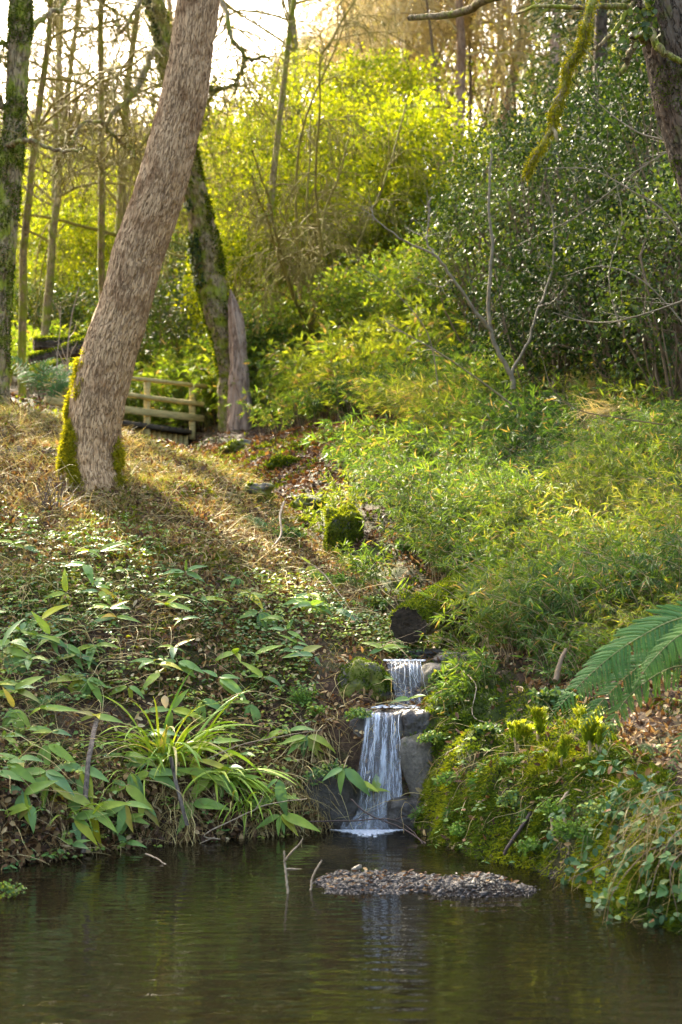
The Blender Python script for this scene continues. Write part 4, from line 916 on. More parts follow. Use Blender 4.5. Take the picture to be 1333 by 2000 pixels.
# ------------------------------------------------------------------ dwarf bamboo
def culms(acc, sacc, x, y, Hh, lean, nodes=6, per=5, Ll=(.07, .14), Lw=(.010, .016), leanv=(-.55, -.5), tm=LANCE, drop=.5, hue=None, base=None, start=.3, sides=3):
    n = len(x); b = onground(x, y, -.02) if base is None else base
    Hh = np.broadcast_to(Hh, (n,)); lv = np.array((leanv[0], leanv[1], 0.0))
    k = 8; t = np.linspace(0, 1, k)
    ln = lean * rng.uniform(.5, 1.4, n); ld = norm(lv + rng.normal(size=(n, 3)) * (.45, .45, 0))
    Pl = b[:, None] + (t[None, :, None] * np.array((0, 0, 1.0)) * (1 - .30 * t[None, :, None] ** 2 * ln[:, None, None]) + (t[None, :, None] ** 2) * ld[:, None] * ln[:, None, None]) * Hh[:, None, None]
    tubes(sacc, Pl, np.linspace(.004, .0015, k)[None] * np.ones((n, 1)), sides)
    T = norm(np.gradient(Pl, axis=1))
    hn = rng.uniform(0, 1, n) if hue is None else hue
    for q in range(nodes):
        tt = start + (1 - start) * (q + rng.uniform(0, .9, n)) / nodes; f = np.minimum(tt * (k - 1), k - 1.001); i = f.astype(int); fr = (f - i)[:, None]; ar = np.arange(n)
        c = Pl[ar, i] * (1 - fr) + Pl[ar, i + 1] * fr; tg = T[ar, i]
        out = norm(np.cross(tg, rng.normal(size=(n, 3)))); tw = c + (out * .6 + tg * .5) * rng.uniform(.02, .14, n)[:, None] * Hh[:, None]
        for s in range(per):
            m = n; dd = norm(out * .8 + tg * .7 + rng.normal(size=(n, 3)) * .55 + np.array((0, 0, -drop)) + lv * .25)
            pp = c + (tw - c) * rng.uniform(.3, 1.0, n)[:, None]
            leaves(acc, pp, dd, norm(rng.normal(size=(n, 3)) + (0, -.3, .8)), rng.uniform(*Ll, n), rng.uniform(*Lw, n), tm, np.clip(hn * .75 + rng.uniform(-.1, .3, n), 0, 1), rng.uniform(0, 1, n))
    return Pl
def m_bam(x, y):
    s = x - sx(y)
    near = np.where(y < 13.3, (x > np.where(y < 12.3, 1.15, 1.42)) * (y > 11.1 - .3 * (x - 1)), s > .62 + .25 * sstep(13, 16, y))
    bare = np.exp(-((x - .95) / .5) ** 2 - ((y - 12.0) / .5) ** 2)             # leaf-strewn gap above the moss bank
    brown = sstep(2.6, 2.1, s) * (y > 18.5) * (y < 25.6)
    return near * np.clip(1 - bare - brown, 0, 1) * (.55 + .45 * patch(x, y, .9, 91, .35, .5))
la, sa = Acc(), Acc()
def hue_at(x, y, s): return np.clip(fbm(np.stack([x * .8, y * .55, x * 0], -1), 3, s) * 2.2 - .65, 0, 1)
x, y = scatter(3100, 10.9, 17, m_bam, x0=0)
culms(la, sa, x, y, rng.uniform(.40, .85, len(x)), .75, 6, 6, hue=hue_at(x, y, 5))
x, y = scatter(1500, 10.4, 13.2, lambda x, y: (x > .95 + .25 * (y > 12)) * patch(x, y, 1.5, 94, .35, .55), x0=.9)
culms(la, sa, x, y, rng.uniform(.15, .42, len(x)), .9, 5, 5, (.05, .11), start=.05, hue=hue_at(x, y, 6))
x, y = scatter(4200, 17, 26, m_bam, x0=-1.5)
culms(la, sa, x, y, rng.uniform(.5, .95, len(x)), .65, 5, 5, (.11, .19), (.018, .028), tm=DIAM, hue=hue_at(x, y, 5))
tag(la.build('bamboo_thicket', M['bamboo']), kind='stuff'); tag(sa.build('bamboo_thicket_stems', M['stem_straw']), kind='stuff')
la, sa = Acc(), Acc()
def m_far(x, y): return np.where(x > sx(y) + np.where(y < 32.5, 2.3, .3), 1, np.where(y > 34, .8, 0)) * (.35 + .65 * patch(x, y, .5, 93, .38, .5))
x, y = scatter(5200, 25, 40, m_far); culms(la, sa, x, y, rng.uniform(.8, 1.8, len(x)), .4, 5, 5, (.14, .26), (.04, .07), tm=DIAM, hue=hue_at(x, y, 9) * .9 + .1)
tag(la.build('far_bamboo_thicket', M['bambooy']), kind='stuff'); tag(sa.build('far_bamboo_stems', M['stem_straw']), kind='stuff')
# bamboo plants that stand out
def bamboo_clump(px, py, n, h, lean, label, leanv=(-.7, -.4), spread=.15, mat='bamboo', hue=(0, 1), D=None, **kw):
    g = G(px, py) if D is None else np.array(((px - 666.5) * D / F, D, H1((px - 666.5) * D / F, D))); t = thing('bamboo_clump', g, label, 'bamboo')
    la, sa = Acc(), Acc(); x = g[0] + rng.normal(size=n) * spread; y = g[1] + rng.normal(size=n) * spread
    culms(la, sa, x, y, rng.uniform(.6, 1, n) * h, lean, leanv=leanv, hue=rng.uniform(*hue, n), **kw)
    tag(sa.build('stems', M['stem_green'], t), kind='stuff'); tag(la.build('foliage', M[mat], t), kind='stuff'); return t
bamboo_clump(1010, 1090, 90, 1.1, .9, 'arching plume of fine bamboo sweeping left over the mossy log', (-1, -.25), .22, hue=(.25, .8), nodes=8, per=6, Ll=(.07, .12), Lw=(.008, .012))
bamboo_clump(1010, 1240, 42, .60, .6, 'light green bamboo hanging down at the right of the mossy log', (-.5, -.8), .14, hue=(.4, .9), nodes=7, per=6)
bamboo_clump(925, 1350, 18, .34, .5, 'low bamboo sprays beside the upper cascade', (-.8, -.3), .09, hue=(.2, .6), nodes=6, per=6)
bamboo_clump(720, 1150, 16, .55, .35, 'loose upright bamboo shoots in front of the square mossy stump', (-.2, -.5), .10, hue=(.3, .8), nodes=6, per=4)
bamboo_clump(1240, 1010, 46, .9, .6, 'bamboo with yellow-lit leaf tips by the right edge', (-.4, -.6), .22, 'bambooy', hue=(.3, 1), nodes=6, per=5)
bamboo_clump(1120, 1130, 60, .85, .8, 'dense pale bamboo mound above the mossy bank', (-.5, -.7), .3, hue=(.3, .9), nodes=7, per=6)
bamboo_clump(680, 1010, 30, .55, .5, 'bright yellow-lit bamboo just behind the square stump', (-.3, -.5), .18, 'bambooy', hue=(.5, 1), nodes=6, per=5, Ll=(.06, .11), Lw=(.012, .02))
for px, py, n, h, lb in ((428, 812, 26, .9, 'soft bamboo tuft growing at the foot of the mossy leaning tree'), (480, 808, 30, 1.0, 'soft bamboo tuft right of the pale stub above the brown slope'), (545, 812, 34, 1.0, 'middle bamboo tuft along the top of the brown leaf slope'), (610, 805, 34, 1.1, 'bamboo tuft behind the mossy humps on the brown slope'),
                         (680, 795, 34, 1.0, 'bamboo tuft just left of the far mossy boulder'), (400, 790, 22, .8, 'bamboo tuft touching the right end of the handrail')):
    bamboo_clump(px, py, n * 3, h * 1.1, .4, lb, (-.3, -.4), .5, 'bambooy', (.1, .8), nodes=6, per=6, Ll=(.11, .2), Lw=(.022, .034), tm=DIAM)
for px, D, n, h, lb in ((285, 34, 110, 1.9, 'soft bamboo mass seen through the handrail of the bridge'), (345, 34.5, 110, 1.9, 'soft bamboo mass behind the right half of the handrail'), (400, 33.5, 100, 1.6, 'bamboo mass between the handrail and the mossy leaning tree'), (500, 32.5, 110, 1.6, 'bamboo mass right of the pale stub')):
    bamboo_clump(px, 0, n, h, .4, lb, (-.2, -.4), .6, 'bambooy', (.1, .75), D=D, nodes=7, per=6, Ll=(.12, .22), Lw=(.03, .045), tm=DIAM)
# straw-coloured dry grass tussock on the bamboo slope
for px, py, lb in ((1195, 905, 'larger pale tuft of dry grass combed downhill among the bamboo'), (1165, 840, 'smaller dry straw tuft just above the larger one among the bamboo')):
    g = G(px, py); n = 260; b = g + rng.normal(size=(n, 3)) * (.16, .12, 0) + (0, -.3, .55)
    Pl, _ = grow(b, norm(np.stack([rng.normal(size=n) * .5 - .7, rng.normal(size=n) * .3 - .5, np.abs(rng.normal(size=n)) * .5 + .2], -1)), rng.uniform(.25, .6, n), np.ones(n), np.ones(n), 7, .10, .22)
    a = Acc(); ribbons(a, Pl, np.linspace(1, .3, 7)[None] * .006 * np.ones((n, 1)), rdir(n), rng.uniform(.5, 1, n)); me = a.mesh('dry_grass_tuft', M['straw']); tag(obj('dry_grass_tuft', me), lb, 'grass tuft')

# ------------------------------------------------------------------ broad-leaved bamboo plants on the left bank
SL = [leafmesh('leaf', M['sasa'], w, dr, .10, 10, r, 1.0) for w, dr, r in ((.29, .35, .1), (.27, .2, .35), (.31, .5, .25), (.27, .1, .6), (.26, .4, .85), (.30, .28, .0))]
def sasa(px, py, h, ln, angs, label, tilt=.35, n=None, facing=0, base=None, col=None, group=None, D=None):
    """fan of leaves at a photo position; angs: picture-plane directions in degrees (0 right, 90 up)"""
    top = G(px, py + 20) + (0, -.10, .07) if D is None else P(px, py, D)
    if D is None:
        g = top + np.array((rng.normal() * .05, .12, 0)); g[2] = H1(g[0], g[1])
    else: g = G(px + rng.normal() * 10, py + h * 200)
    t = thing('broad_leaf_bamboo', g, label, 'bamboo plant', group)
    a = Acc(); mid = (g + top) / 2 + (0, 0, .03); tubes(a, spline([g - (0, 0, .03), mid, top], 8)[None], np.full((1, 8), .0035), 5); a.build('stem', M['stem_straw'], t)
    for q in angs:
        al, sc = (q, 1) if not hasattr(q, '__len__') else q
        r = math.radians(al + rng.normal() * 4); d = np.array((math.cos(r), -rng.uniform(.15, .6), math.sin(r) * .9))
        me = SL[rng.integers(0, 3) if col is None else rng.choice(col)]
        place('leaf', me, top + d * .01, d, norm(np.array((rng.normal() * .25, -.65, .75))), 1.32 * ln * sc * rng.uniform(.88, 1.1), t)
    return t
sasa(175, 1322, .1, .215, [(175, 1.1), (-150, 1), (-115, 1.0), (-90, .85), (-55, .95), (-12, .7)], 'five-fingered grey-green fan of broad leaves at mid height on the left bank')
sasa(338, 1388, .1, .20, [(175, .85), (60, .8), (-20, .6), (-5, 1.0), (-100, 1.0)], 'dull olive star of broad leaves directly above the strap-leaved clump', col=[3, 4, 1])
sasa(508, 1195, .1, .24, [(190, .55), (-75, 1), (-45, 1.3), (-60, 1.15)], 'large pale fan of four drooping leaves below the lit mound', col=[0, 5, 2])
sasa(618, 1180, .1, .19, [(165, .8), (195, .7), (-80, .9), (-55, 1), (-20, .7)], 'pale fan of leaves left of the cut end of the mossy log', col=[0, 5])
sasa(600, 1455, .1, .19, [(188, .8), (-140, .9), (-50, 1), (-22, 1.05), (-105, .7)], 'blue-green leaf fan at the bank edge level with the top of the fall')
sasa(672, 1500, .1, .19, [(200, .8), (-105, .75), (-38, 1.15)], 'three leaves reaching in front of the left side of the waterfall', D=10.15, col=[5, 0])
sasa(548, 1590, .1, .18, [(-150, .8), (-105, .7), (-75, .7), (-50, .95), (-28, 1.2)], 'bright green leaf fan dipping to the pond left of the fall', D=10.0, col=[1, 3])
sasa(492, 1372, .1, .2, [(-65, 1.2), (-110, .6), (150, .5)], 'long dark leaf pointing down in the middle of the left bank', col=[2, 0])
sasa(10, 1270, .1, .26, [(-45, 1.25), (-80, 1), (70, .9), (-10, .7)], 'large grey-green fan cut by the left edge', col=[0, 5])
sasa(85, 1210, .1, .2, [(50, .9), (-150, .9), (-30, .7)], 'olive leaves above the fan at the left edge', col=[3, 4])
sasa(35, 1385, .1, .2, [(-70, 1), (-120, .9), (100, .7), (-40, .8)], 'leaf fan low at the left edge beside the little fern')
sasa(98, 1462, .1, .21, [(-80, .8), (-25, .9), (-120, .75)], 'wide bright green leaves left of the tall grey stake', col=[1, 3])
sasa(18, 1490, .1, .2, [(-30, 1), (10, .6)], 'dark green leaf under the left edge of the bank top', col=[0, 1])
sasa(350, 1290, .1, .17, [(180, .7), (-10, 1), (-35, .9), (-160, .6)], 'pale low leaf spray between the two large fans', col=[0, 5])
sasa(365, 1115, .1, .19, [(170, .9), (-160, .8), (40, .8), (-20, .8), (80, .5)], 'leaf cluster in front of the sunlit patch of the mound', col=[1, 3, 0])
sasa(465, 1125, .1, .15, [(-120, .9), (-95, 1), (-70, .9), (-45, .8), (170, .7)], 'small drooping umbrella of leaves right of the lit patch', col=[1, 0])
sasa(610, 1100, .1, .17, [(-120, .9), (-85, 1), (-60, .9), (140, .6)], 'green leaf umbrella below the mossy stump', col=[1, 3])
sasa(135, 1165, .1, .18, [(180, .9), (95, .8), (-120, .6), (-60, .5)], 'bright yellow-green leaves standing up on the left slope', col=[4, 4])
sasa(105, 1240, .1, .2, [(120, 1.0), (-60, .6)], 'broad leaf pointing up left on the left slope', col=[3, 1])
sasa(130, 1260, .1, .18, [(-50, 1), (-20, .8), (140, .8)], 'dull green pair of leaves beside the broad upright leaf', col=[1, 0])
sasa(430, 1330, .1, .2, [(-20, 1.1), (-40, .9), (150, .6), (10, .6)], 'grey leaf spray pointing right above the long dark leaf', col=[0, 5])
sasa(395, 1370, .1, .18, [(-5, .9), (-95, 1.3)], 'hanging leaf at the right of the strap-leaved clump', col=[1, 2])
sasa(560, 1235, .1, .14, [(-20, 1), (160, .8), (60, .6)], 'small pale leaves right under the large pale fan', col=[0, 1])
sasa(615, 1285, .1, .13, [(170, 1.1), (200, .8), (-60, .6)], 'flat leaves beside the brown boulder of the upper cascade', col=[1, 5])
sasa(255, 1345, .1, .16, [(-20, .8), (200, .8), (-70, .7)], 'small dark leaves between the large fan and the olive star', col=[2, 0])
sasa(545, 1520, .1, .2, [(-85, 1), (-140, .5)], 'long leaf hanging straight down the bank face', D=10.0, col=[0, 2])
sasa(570, 1265, .1, .12, [(5, 1), (190, .8), (-50, .7)], 'leaves low on the bank between the pale fan and the cascade', col=[0, 3])
# further small ones nothing tells apart
for q in range(80):
    x, y = scatter(400, 9.1, 12.3, lambda x, y: land(x, y) * L_left(x, y)); i = rng.integers(0, len(x))
    g = onground(x[i:i + 1], y[i:i + 1])[0]
    t = thing('broad_leaf_bamboo', g, 'small scattered spray of broad green leaves on the left bank', 'bamboo plant', 'small sprays of broad leaves scattered over the left bank')
    top = g + (rng.normal() * .03, -.05, rng.uniform(.05, .14)); a = Acc(); tubes(a, spline([g, (g + top) / 2 + (0, .01, 0), top], 5)[None], np.full((1, 5), .003), 4); a.build('stem', M['stem_straw'], t)
    th0 = rng.uniform(0, 6)
    for s in range(rng.integers(3, 6)):
        r = th0 + s * 1.2 + rng.normal() * .3; d = np.array((math.cos(r), math.sin(r) * .6 - .3, rng.uniform(-.3, .5)))
        place('leaf', SL[rng.integers(0, 6)], top, d, norm(np.array((rng.normal() * .3, -.55, .9))), rng.uniform(.09, .27), t)

for q in range(34):                                   # the same kind hanging over the bank's edge
    u = rng.uniform(0, .78); e = np.array((np.interp(u * el[-1], el, edge[:, 0]), np.interp(u * el[-1], el, edge[:, 1]) + rng.uniform(.18, .42)))
    g = np.array((e[0], e[1], H1(e[0], e[1])))
    t = thing('broad_leaf_bamboo', g, 'spray of broad leaves hanging over the edge of the left bank', 'bamboo plant', 'broad leaf sprays hanging over the left bank edge')
    top = g + (rng.normal() * .04, -rng.uniform(.06, .14), rng.uniform(.03, .10)); a = Acc(); tubes(a, spline([g, (g + top) / 2 + (0, 0, .04), top], 5)[None], np.full((1, 5), .003), 4); a.build('stem', M['stem_straw'], t)
    for s in range(rng.integers(3, 6)):
        r = -PI / 2 + rng.normal() * 1.0; d = np.array((math.cos(r), -.45, math.sin(r) * .8 + .2))
        place('leaf', SL[rng.integers(0, 6)], top, d, norm(np.array((rng.normal() * .3, -.8, .6))), rng.uniform(.13, .28), t)
# ------------------------------------------------------------------ strap-leaved clump
def strap_clump(px, py, n, L, label, D=None, bias=0.0, wid=.022, zup=1.35, spread=.07):
    g = G(px, py); t = thing('strap_leaved_plant', g, label, 'sedge')
    for q in range(n):
        b = g + np.array((rng.normal() * spread, rng.normal() * spread * .6 - .03, 0.0)); th = rng.uniform(-PI, 0) if q % 4 else rng.uniform(0, PI)
        d = np.array((math.cos(th) * rng.uniform(.3, 1) + bias, math.sin(th) * .5 - .15, zup * rng.uniform(.5, 1.3)))
        l = L * rng.uniform(.45, 1.1)
        Pl, _ = grow(b[None], d[None], np.array([l]), np.ones(1), np.ones(1), 12, .03, .16 * rng.uniform(.5, 1.5))
        Pl[..., 2] = np.maximum(Pl[..., 2], -.02)
        w = np.sin(PI * np.linspace(.12, 1, 12)) ** .6 * wid * rng.uniform(.7, 1.3); w[-1] = .0005
        sd_ = norm(np.cross(d, (0, 0, 1.0)) + rng.normal(size=3) * .3)
        a = Acc(); ribbons(a, Pl, w[None], sd_[None], np.clip(rng.normal(.5, .28), 0, 1), .5, fold=.18); a.build('leaf', M['strap'], t, smooth=True)
    return t
strap_clump(325, 1500, 70, .80, 'big clump of bright strap leaves arching from the left bank to the pond')
strap_clump(425, 1525, 50, .62, 'second strap-leaved clump leaning right towards the fall', bias=.35, zup=.6)
strap_clump(480, 1590, 26, .45, 'low strap-leaved tuft at the waterline left of the dipping leaf fan', zup=.9, wid=.014)
strap_clump(140, 1620, 20, .45, 'thin grassy tuft at the waterline left of the tall grey stake', zup=.9, wid=.010)
strap_clump(265, 1545, 18, .62, 'few long narrow leaves drooping by the tall grey stake', bias=-.3, zup=.8, wid=.010)

# ------------------------------------------------------------------ ferns
def pinna_mesh(n=30, w=.15, rnd=.4, droop=.25):
    a = Acc(); t = np.linspace(.04, .97, n)
    pos = np.stack([t, 0 * t, -droop * t ** 2], -1); lw = w * (1 - t) ** .6 * (1 - .3 * (1 - t) ** 6) + .02
    for s in (-1, 1):
        d = np.stack([.42 + 0 * t, s * 1.0 + 0 * t, -.12 + 0 * t], -1)
        leaves(a, pos, d, np.tile(np.array((0, 0, 1.0)), (n, 1)), lw, np.full(n, .040), LANCE, rnd + rng.normal(size=n) * .06)
    k = 6; tt = np.linspace(0, 1, k); tubes(a, np.stack([tt, 0 * tt, -droop * tt ** 2], -1)[None], np.full((1, k), .010), 3, rnd=1.0)
    return a.mesh('pinna', M['fern'])
PIN = [pinna_mesh(rnd=.15, droop=.2), pinna_mesh(rnd=.4, droop=.32), pinna_mesh(rnd=.75, droop=.25)]
def frond(t, pts, ln, npair, pin=0, nz=(0, -.6, .8), start=.12, droop=.25, sweep=.75, name='frond'):
    c = spline(pts, 60); a = Acc(); tubes(a, c[None], np.linspace(.005, .0012, 60)[None], 5)
    fr = a.build(name, M['stem_green'], t)
    T = norm(np.gradient(c, axis=0)); nz = norm(np.array(nz, float))
    for q in range(npair):
        u = start + (1 - start) * (q + .5) / npair; i = int(u * 59); side_ = norm(np.cross(T[i], nz))
        l = ln * (1 - u) ** .7 * (1 - .55 * math.exp(-((u - start) / .18)))
        for s in (-1, 1):
            d = side_ * s + T[i] * sweep + np.array((0, 0, -droop)) + rng.normal(size=3) * .05
            place('pinna', PIN[pin], c[i], d, nz + rng.normal(size=3) * .12, max(l, .02), fr)
    return fr
g = G(1440, 1440); t = thing('bracken_fern', g, 'large grey-green fern arching in from the right edge over the bank', 'fern')
frond(t, [g, P(1430, 1240, 8.6), P(1345, 1205, 8.45), P(1240, 1250, 8.3), P(1150, 1320, 8.25), P(1070, 1405, 8.2)], .38, 44, 1, (-.25, -.75, .6), .20, .16, .75)
frond(t, [g, P(1430, 1290, 8.9), P(1340, 1250, 8.75), P(1250, 1300, 8.65), P(1180, 1365, 8.6), P(1125, 1435, 8.5)], .30, 38, 0, (-.25, -.8, .5), .2, .2, .7)
frond(t, [g, P(1450, 1290, 8.4), P(1390, 1225, 8.2), P(1330, 1240, 8.1), P(1275, 1290, 8.05), P(1235, 1345, 8.0)], .26, 30, 2, (-.2, -.7, .7), .2, .25, .6)
frond(t, [g, P(1400, 1330, 8.7), P(1330, 1300, 8.65), P(1250, 1340, 8.6), P(1200, 1400, 8.55), P(1175, 1465, 8.5)], .24, 30, 1, (-.3, -.8, .5), .25, .4, .6)
g = G(1390, 1530); t = thing('bracken_fern', g, 'grey fern tip at the right edge below the large fern', 'fern')
frond(t, [g, P(1370, 1430, 8.1), P(1335, 1440, 8.0), P(1315, 1490, 7.95), P(1300, 1545, 7.9)], .11, 16, 1, (-.3, -.8, .5), .2, .3, .5)
def small_fern(px, py, h, n, label, pin=1, hang=False, D=None):
    g = G(px, py) if D is None else P(px, py, D); t = thing('fern', g, label, 'fern')
    for q in range(n):
        th = rng.uniform(0, 2 * PI) if not hang else rng.uniform(-2.3, -.8); r = h * rng.uniform(.7, 1.1)
        d = np.array((math.cos(th), math.sin(th) * .7, 0))
        if hang: pts = [g, g + d * r * .2 + (0, 0, .02), g + d * r * .35 - (0, 0, r * .4), g + d * r * .38 - (0, 0, r)]
        else: pts = [g, g + d * r * .25 + (0, 0, r * .45), g + d * r * .6 + (0, 0, r * .6), g + d * r + (0, 0, r * .45)]
        frond(t, pts, h * .3, 13, pin, (0, -.7, .7) if not hang else (0, -1, .2), .12, .1, .35)
small_fern(520, 1050, .3, 5, 'fern on the brown ground under the lit patch', 0)
small_fern(700, 1160, .25, 5, 'fern between the square stump and the log', 0)
small_fern(88, 1400, .22, 4, 'small green fern low on the left bank near the left edge', 1)
small_fern(930, 1530, .33, 3, 'bright fern hanging down the mossy bank right of the fall', 2, True, 9.55)
small_fern(965, 1600, .24, 3, 'second hanging fern lower on the mossy bank', 2, True, 9.25)
small_fern(1215, 1700, .22, 5, 'dark drooping fern above the water under the brambles', 0, True, 7.75)
small_fern(1280, 1495, .16, 4, 'small fern on brown leaves under the big fern', 0)
for px, py, lb in ((62, 770, 'blue-green fern tuft at the foot of the left edge tree'), (95, 790, 'fern behind the mound left of the leaning tree'), (120, 760, 'fern tuft right under the fallen logs')):
    small_fern(px, py, .75, 7, lb, 0, D=21 if px < 100 else 25)

# ------------------------------------------------------------------ sprouts on the right bank
def sprout(px, py, h, label, n=3, D=None):
    g = G(px, py); t = thing('unfurling_sprout', g, label, 'sprout')
    a = Acc(); 
    for q in range(n):
        d = norm(np.array((rng.normal() * .22, -.1, 1.0))); top = g + d * h * .45
        tubes(a, np.linspace(g - (0, 0, .02), top, 5)[None] + rng.normal(size=3) * .004, np.linspace(.009, .006, 5)[None], 6)
    a.build('stalk', M['stem_straw'], t)
    for q in range(n + 1):
        d = norm(np.array((rng.normal() * .30, rng.normal() * .2 - .1, 1.0))); m = 90; u = rng.uniform(0, 1, m); b = g + d * h * .30 + rng.normal(size=3) * (.008, .004, 0)
        bend = np.array((rng.normal() * .35, -.3, 0)); c = b + d * (u[:, None] * h * .72) + bend * (u[:, None] ** 2) * h * .35
        th = rng.uniform(0, 2 * PI, m); o2 = np.stack([np.cos(th), np.sin(th), 0 * th], -1); w = (.006 + .016 * u ** .8) * h / .16
        a = Acc(); leaves(a, c + o2 * w[:, None] * .4, norm(o2 * (.35 + .5 * u[:, None]) + d), norm(o2 * .8 + rng.normal(size=(m, 3)) * .5), rng.uniform(.018, .034, m) * h / .16, rng.uniform(.010, .018, m) * h / .16, CURL, np.clip(u * .6 + rng.uniform(0, .5, m), 0, 1))
        tubes(a, (b + d * (np.linspace(0, 1, 6)[:, None] * h * .7) + bend * (np.linspace(0, 1, 6)[:, None] ** 2) * h * .35)[None], np.linspace(.007, .003, 6)[None], 6, rnd=.9)
        a.build('leaf', M['sprout'], t, smooth=False)
for px, py, h, n, lb in ((1052, 1458, .20, 2, 'tall narrow yellow-green sprout left of the others on the right bank'), (1098, 1505, .17, 2, 'fan-shaped yellow-green sprout in the middle of the right bank'), (1155, 1480, .19, 4, 'largest pair of crinkled sprouts under the tip of the big fern'),
                         (1150, 1440, .15, 2, 'sprout half hidden behind the largest pair'), (1010, 1480, .16, 6, 'bushy bright sprout cluster nearest the waterfall'), (1075, 1530, .13, 2, 'short folded sprout lowest on the right bank edge'), (1172, 1475, .14, 2, 'short sprout right beside the largest pair')):
    sprout(px, py, h * 1.2, lb, n)
def weed(px, py, n, r, hmax, label, mat='weed', ls=(.012, .026), D=None, name='leafy_weed', hang=0.0):
    g = G(px, py) if D is None else P(px, py, D); t = thing(name, g, label, 'plant'); a, s_ = Acc(), Acc()
    th = rng.uniform(0, 2 * PI, n); rr = r * np.sqrt(rng.uniform(0, 1, n)); top = g + np.stack([rr * np.cos(th), rr * np.sin(th) * .5 - .03, rng.uniform(.3, 1, n) * hmax - hang * rr], -1)
    Pl = np.stack([g + (top - g) * q + np.array((0, 0, .3 * hmax * q * (1 - q) * 2)) for q in np.linspace(0, 1, 5)], 1); tubes(s_, Pl, np.full((n, 5), .0014), 3); s_.build('stems', M['stem_green'], t)
    for q in range(9):
        u = rng.uniform(.45, 1, n); c = g + (top - g) * u[:, None] + np.array((0, 0, .12 * hmax)) * (1 - u[:, None])
        leaves(a, c + rng.normal(size=(n, 3)) * .008, rdir(n, .1), norm(rng.normal(size=(n, 3)) * .5 + (0, -.5, .9)), rng.uniform(*ls, n), rng.uniform(*ls, n) * .75, OVAL, rng.uniform(0, 1, n))
    tag(a.build('foliage', M[mat], t), kind='stuff')
weed(590, 1385, 70, .13, .17, 'bright green frilly weed patch on the bank left of the upper cascade')
weed(620, 1400, 40, .10, .07, 'lower tip of fresh green weed just left of the lip of the fall')
weed(1085, 1600, 60, .12, .14, 'pale green pinnate plant on the pond edge under the sprouts', D=8.6)
weed(1120, 1640, 80, .17, .14, 'green leafy plant over the water left of the brambles', D=8.3)
weed(1010, 1500, 40, .12, .05, 'low soft green leaves at the foot of the bushy sprout cluster')
weed(20, 1755, 26, .10, .10, 'small water plant floating at the left edge of the pond', 'ivy', (.012, .024), D=7.9)
weed(1200, 1600, 90, .22, .12, 'mixed green plants at the edge of the brown leaf patch', 'ivy', (.016, .032), D=8.0)
weed(950, 1440, 40, .12, .09, 'blue-green leaves on the moss right of the waterfall slab', 'ivy', (.02, .036))
weed(1085, 1380, 60, .2, .12, 'dusty grey-green bramble leaves on the moss left of the big fern', 'ivy', (.03, .055))
weed(790, 1075, 40, .14, .1, 'green leaves low on the brown bank right of the square stump', 'weed', (.02, .04))
weed(1215, 1240, 60, .22, .55, 'shrub with pale shining young leaves above the big fern', 'sprout', (.025, .055), name='young_shrub')
weed(1180, 1100, 46, .28, .75, 'taller shoots with bright young leaves left of the right edge', 'sprout', (.025, .05), name='young_shrub')
weed(1300, 1130, 40, .3, .8, 'yellow-leaved shoots at the right edge above the big fern', 'sprout', (.025, .05), name='young_shrub')

weed(845, 1440, 50, .14, .06, 'moss-green creeping leaves hanging over the top of the grey slab', 'ivy', (.014, .028), D=10.35, hang=.5)
weed(700, 1390, 40, .12, .05, 'small leaves hanging over the left lip of the fall', 'ivy', (.016, .03), D=10.5, hang=.6)
weed(650, 1500, 60, .2, .08, 'leaves and runners hanging over the dark stone left of the fall', 'ivy', (.018, .034), D=10.3, hang=.6)
weed(835, 1590, 50, .16, .08, 'low green growth on the stone at the right foot of the fall', 'weed', (.012, .026), D=10.2, hang=.3)
weed(858, 1325, 30, .08, .07, 'grassy leaves overhanging the right of the upper cascade', 'bamboo', (.02, .05), D=11.0, hang=.4)
for px, py, D, mt, lb in ((880, 1520, 9.9, 'weed', 'little green tuft high on the moss face beside the grey slab'), (900, 1620, 9.5, 'weed', 'small leafy tuft low on the moss face nearest the fall'), (1000, 1560, 9.05, 'ivy', 'dull leaves on the moss face left of the dark root'), (1040, 1650, 8.75, 'weed', 'leafy tuft by the water right of the dark root'), (960, 1500, 9.5, 'ivy', 'leaves at the top edge of the moss face above the hanging ferns')):
    weed(px, py, 45, .12, .08, lb, mt, (.014, .03), D=D, hang=.7)
small_fern(1030, 1590, .22, 3, 'bright fern drooping beside the dark root', 2, True, 8.95)
small_fern(1150, 1640, .22, 3, 'fern hanging among the green leafy plants over the water', 2, True, 8.2)
small_fern(880, 1590, .2, 3, 'small fern hanging nearest the foot of the fall', 1, True, 9.75)
weed(560, 1060, 60, .25, .15, 'mixed green leaves on the brown ground below the curved grey branch', 'ivy', (.025, .05))
weed(700, 1110, 60, .22, .12, 'dull leaves and shoots before the foot of the square stump', 'ivy', (.02, .045))
weed(640, 1150, 50, .22, .14, 'low leaves on dark soil between the stump and the log', 'weed', (.02, .045))
weed(735, 1190, 50, .16, .12, 'small plants crowding the left of the cut log end', 'ivy', (.02, .04))
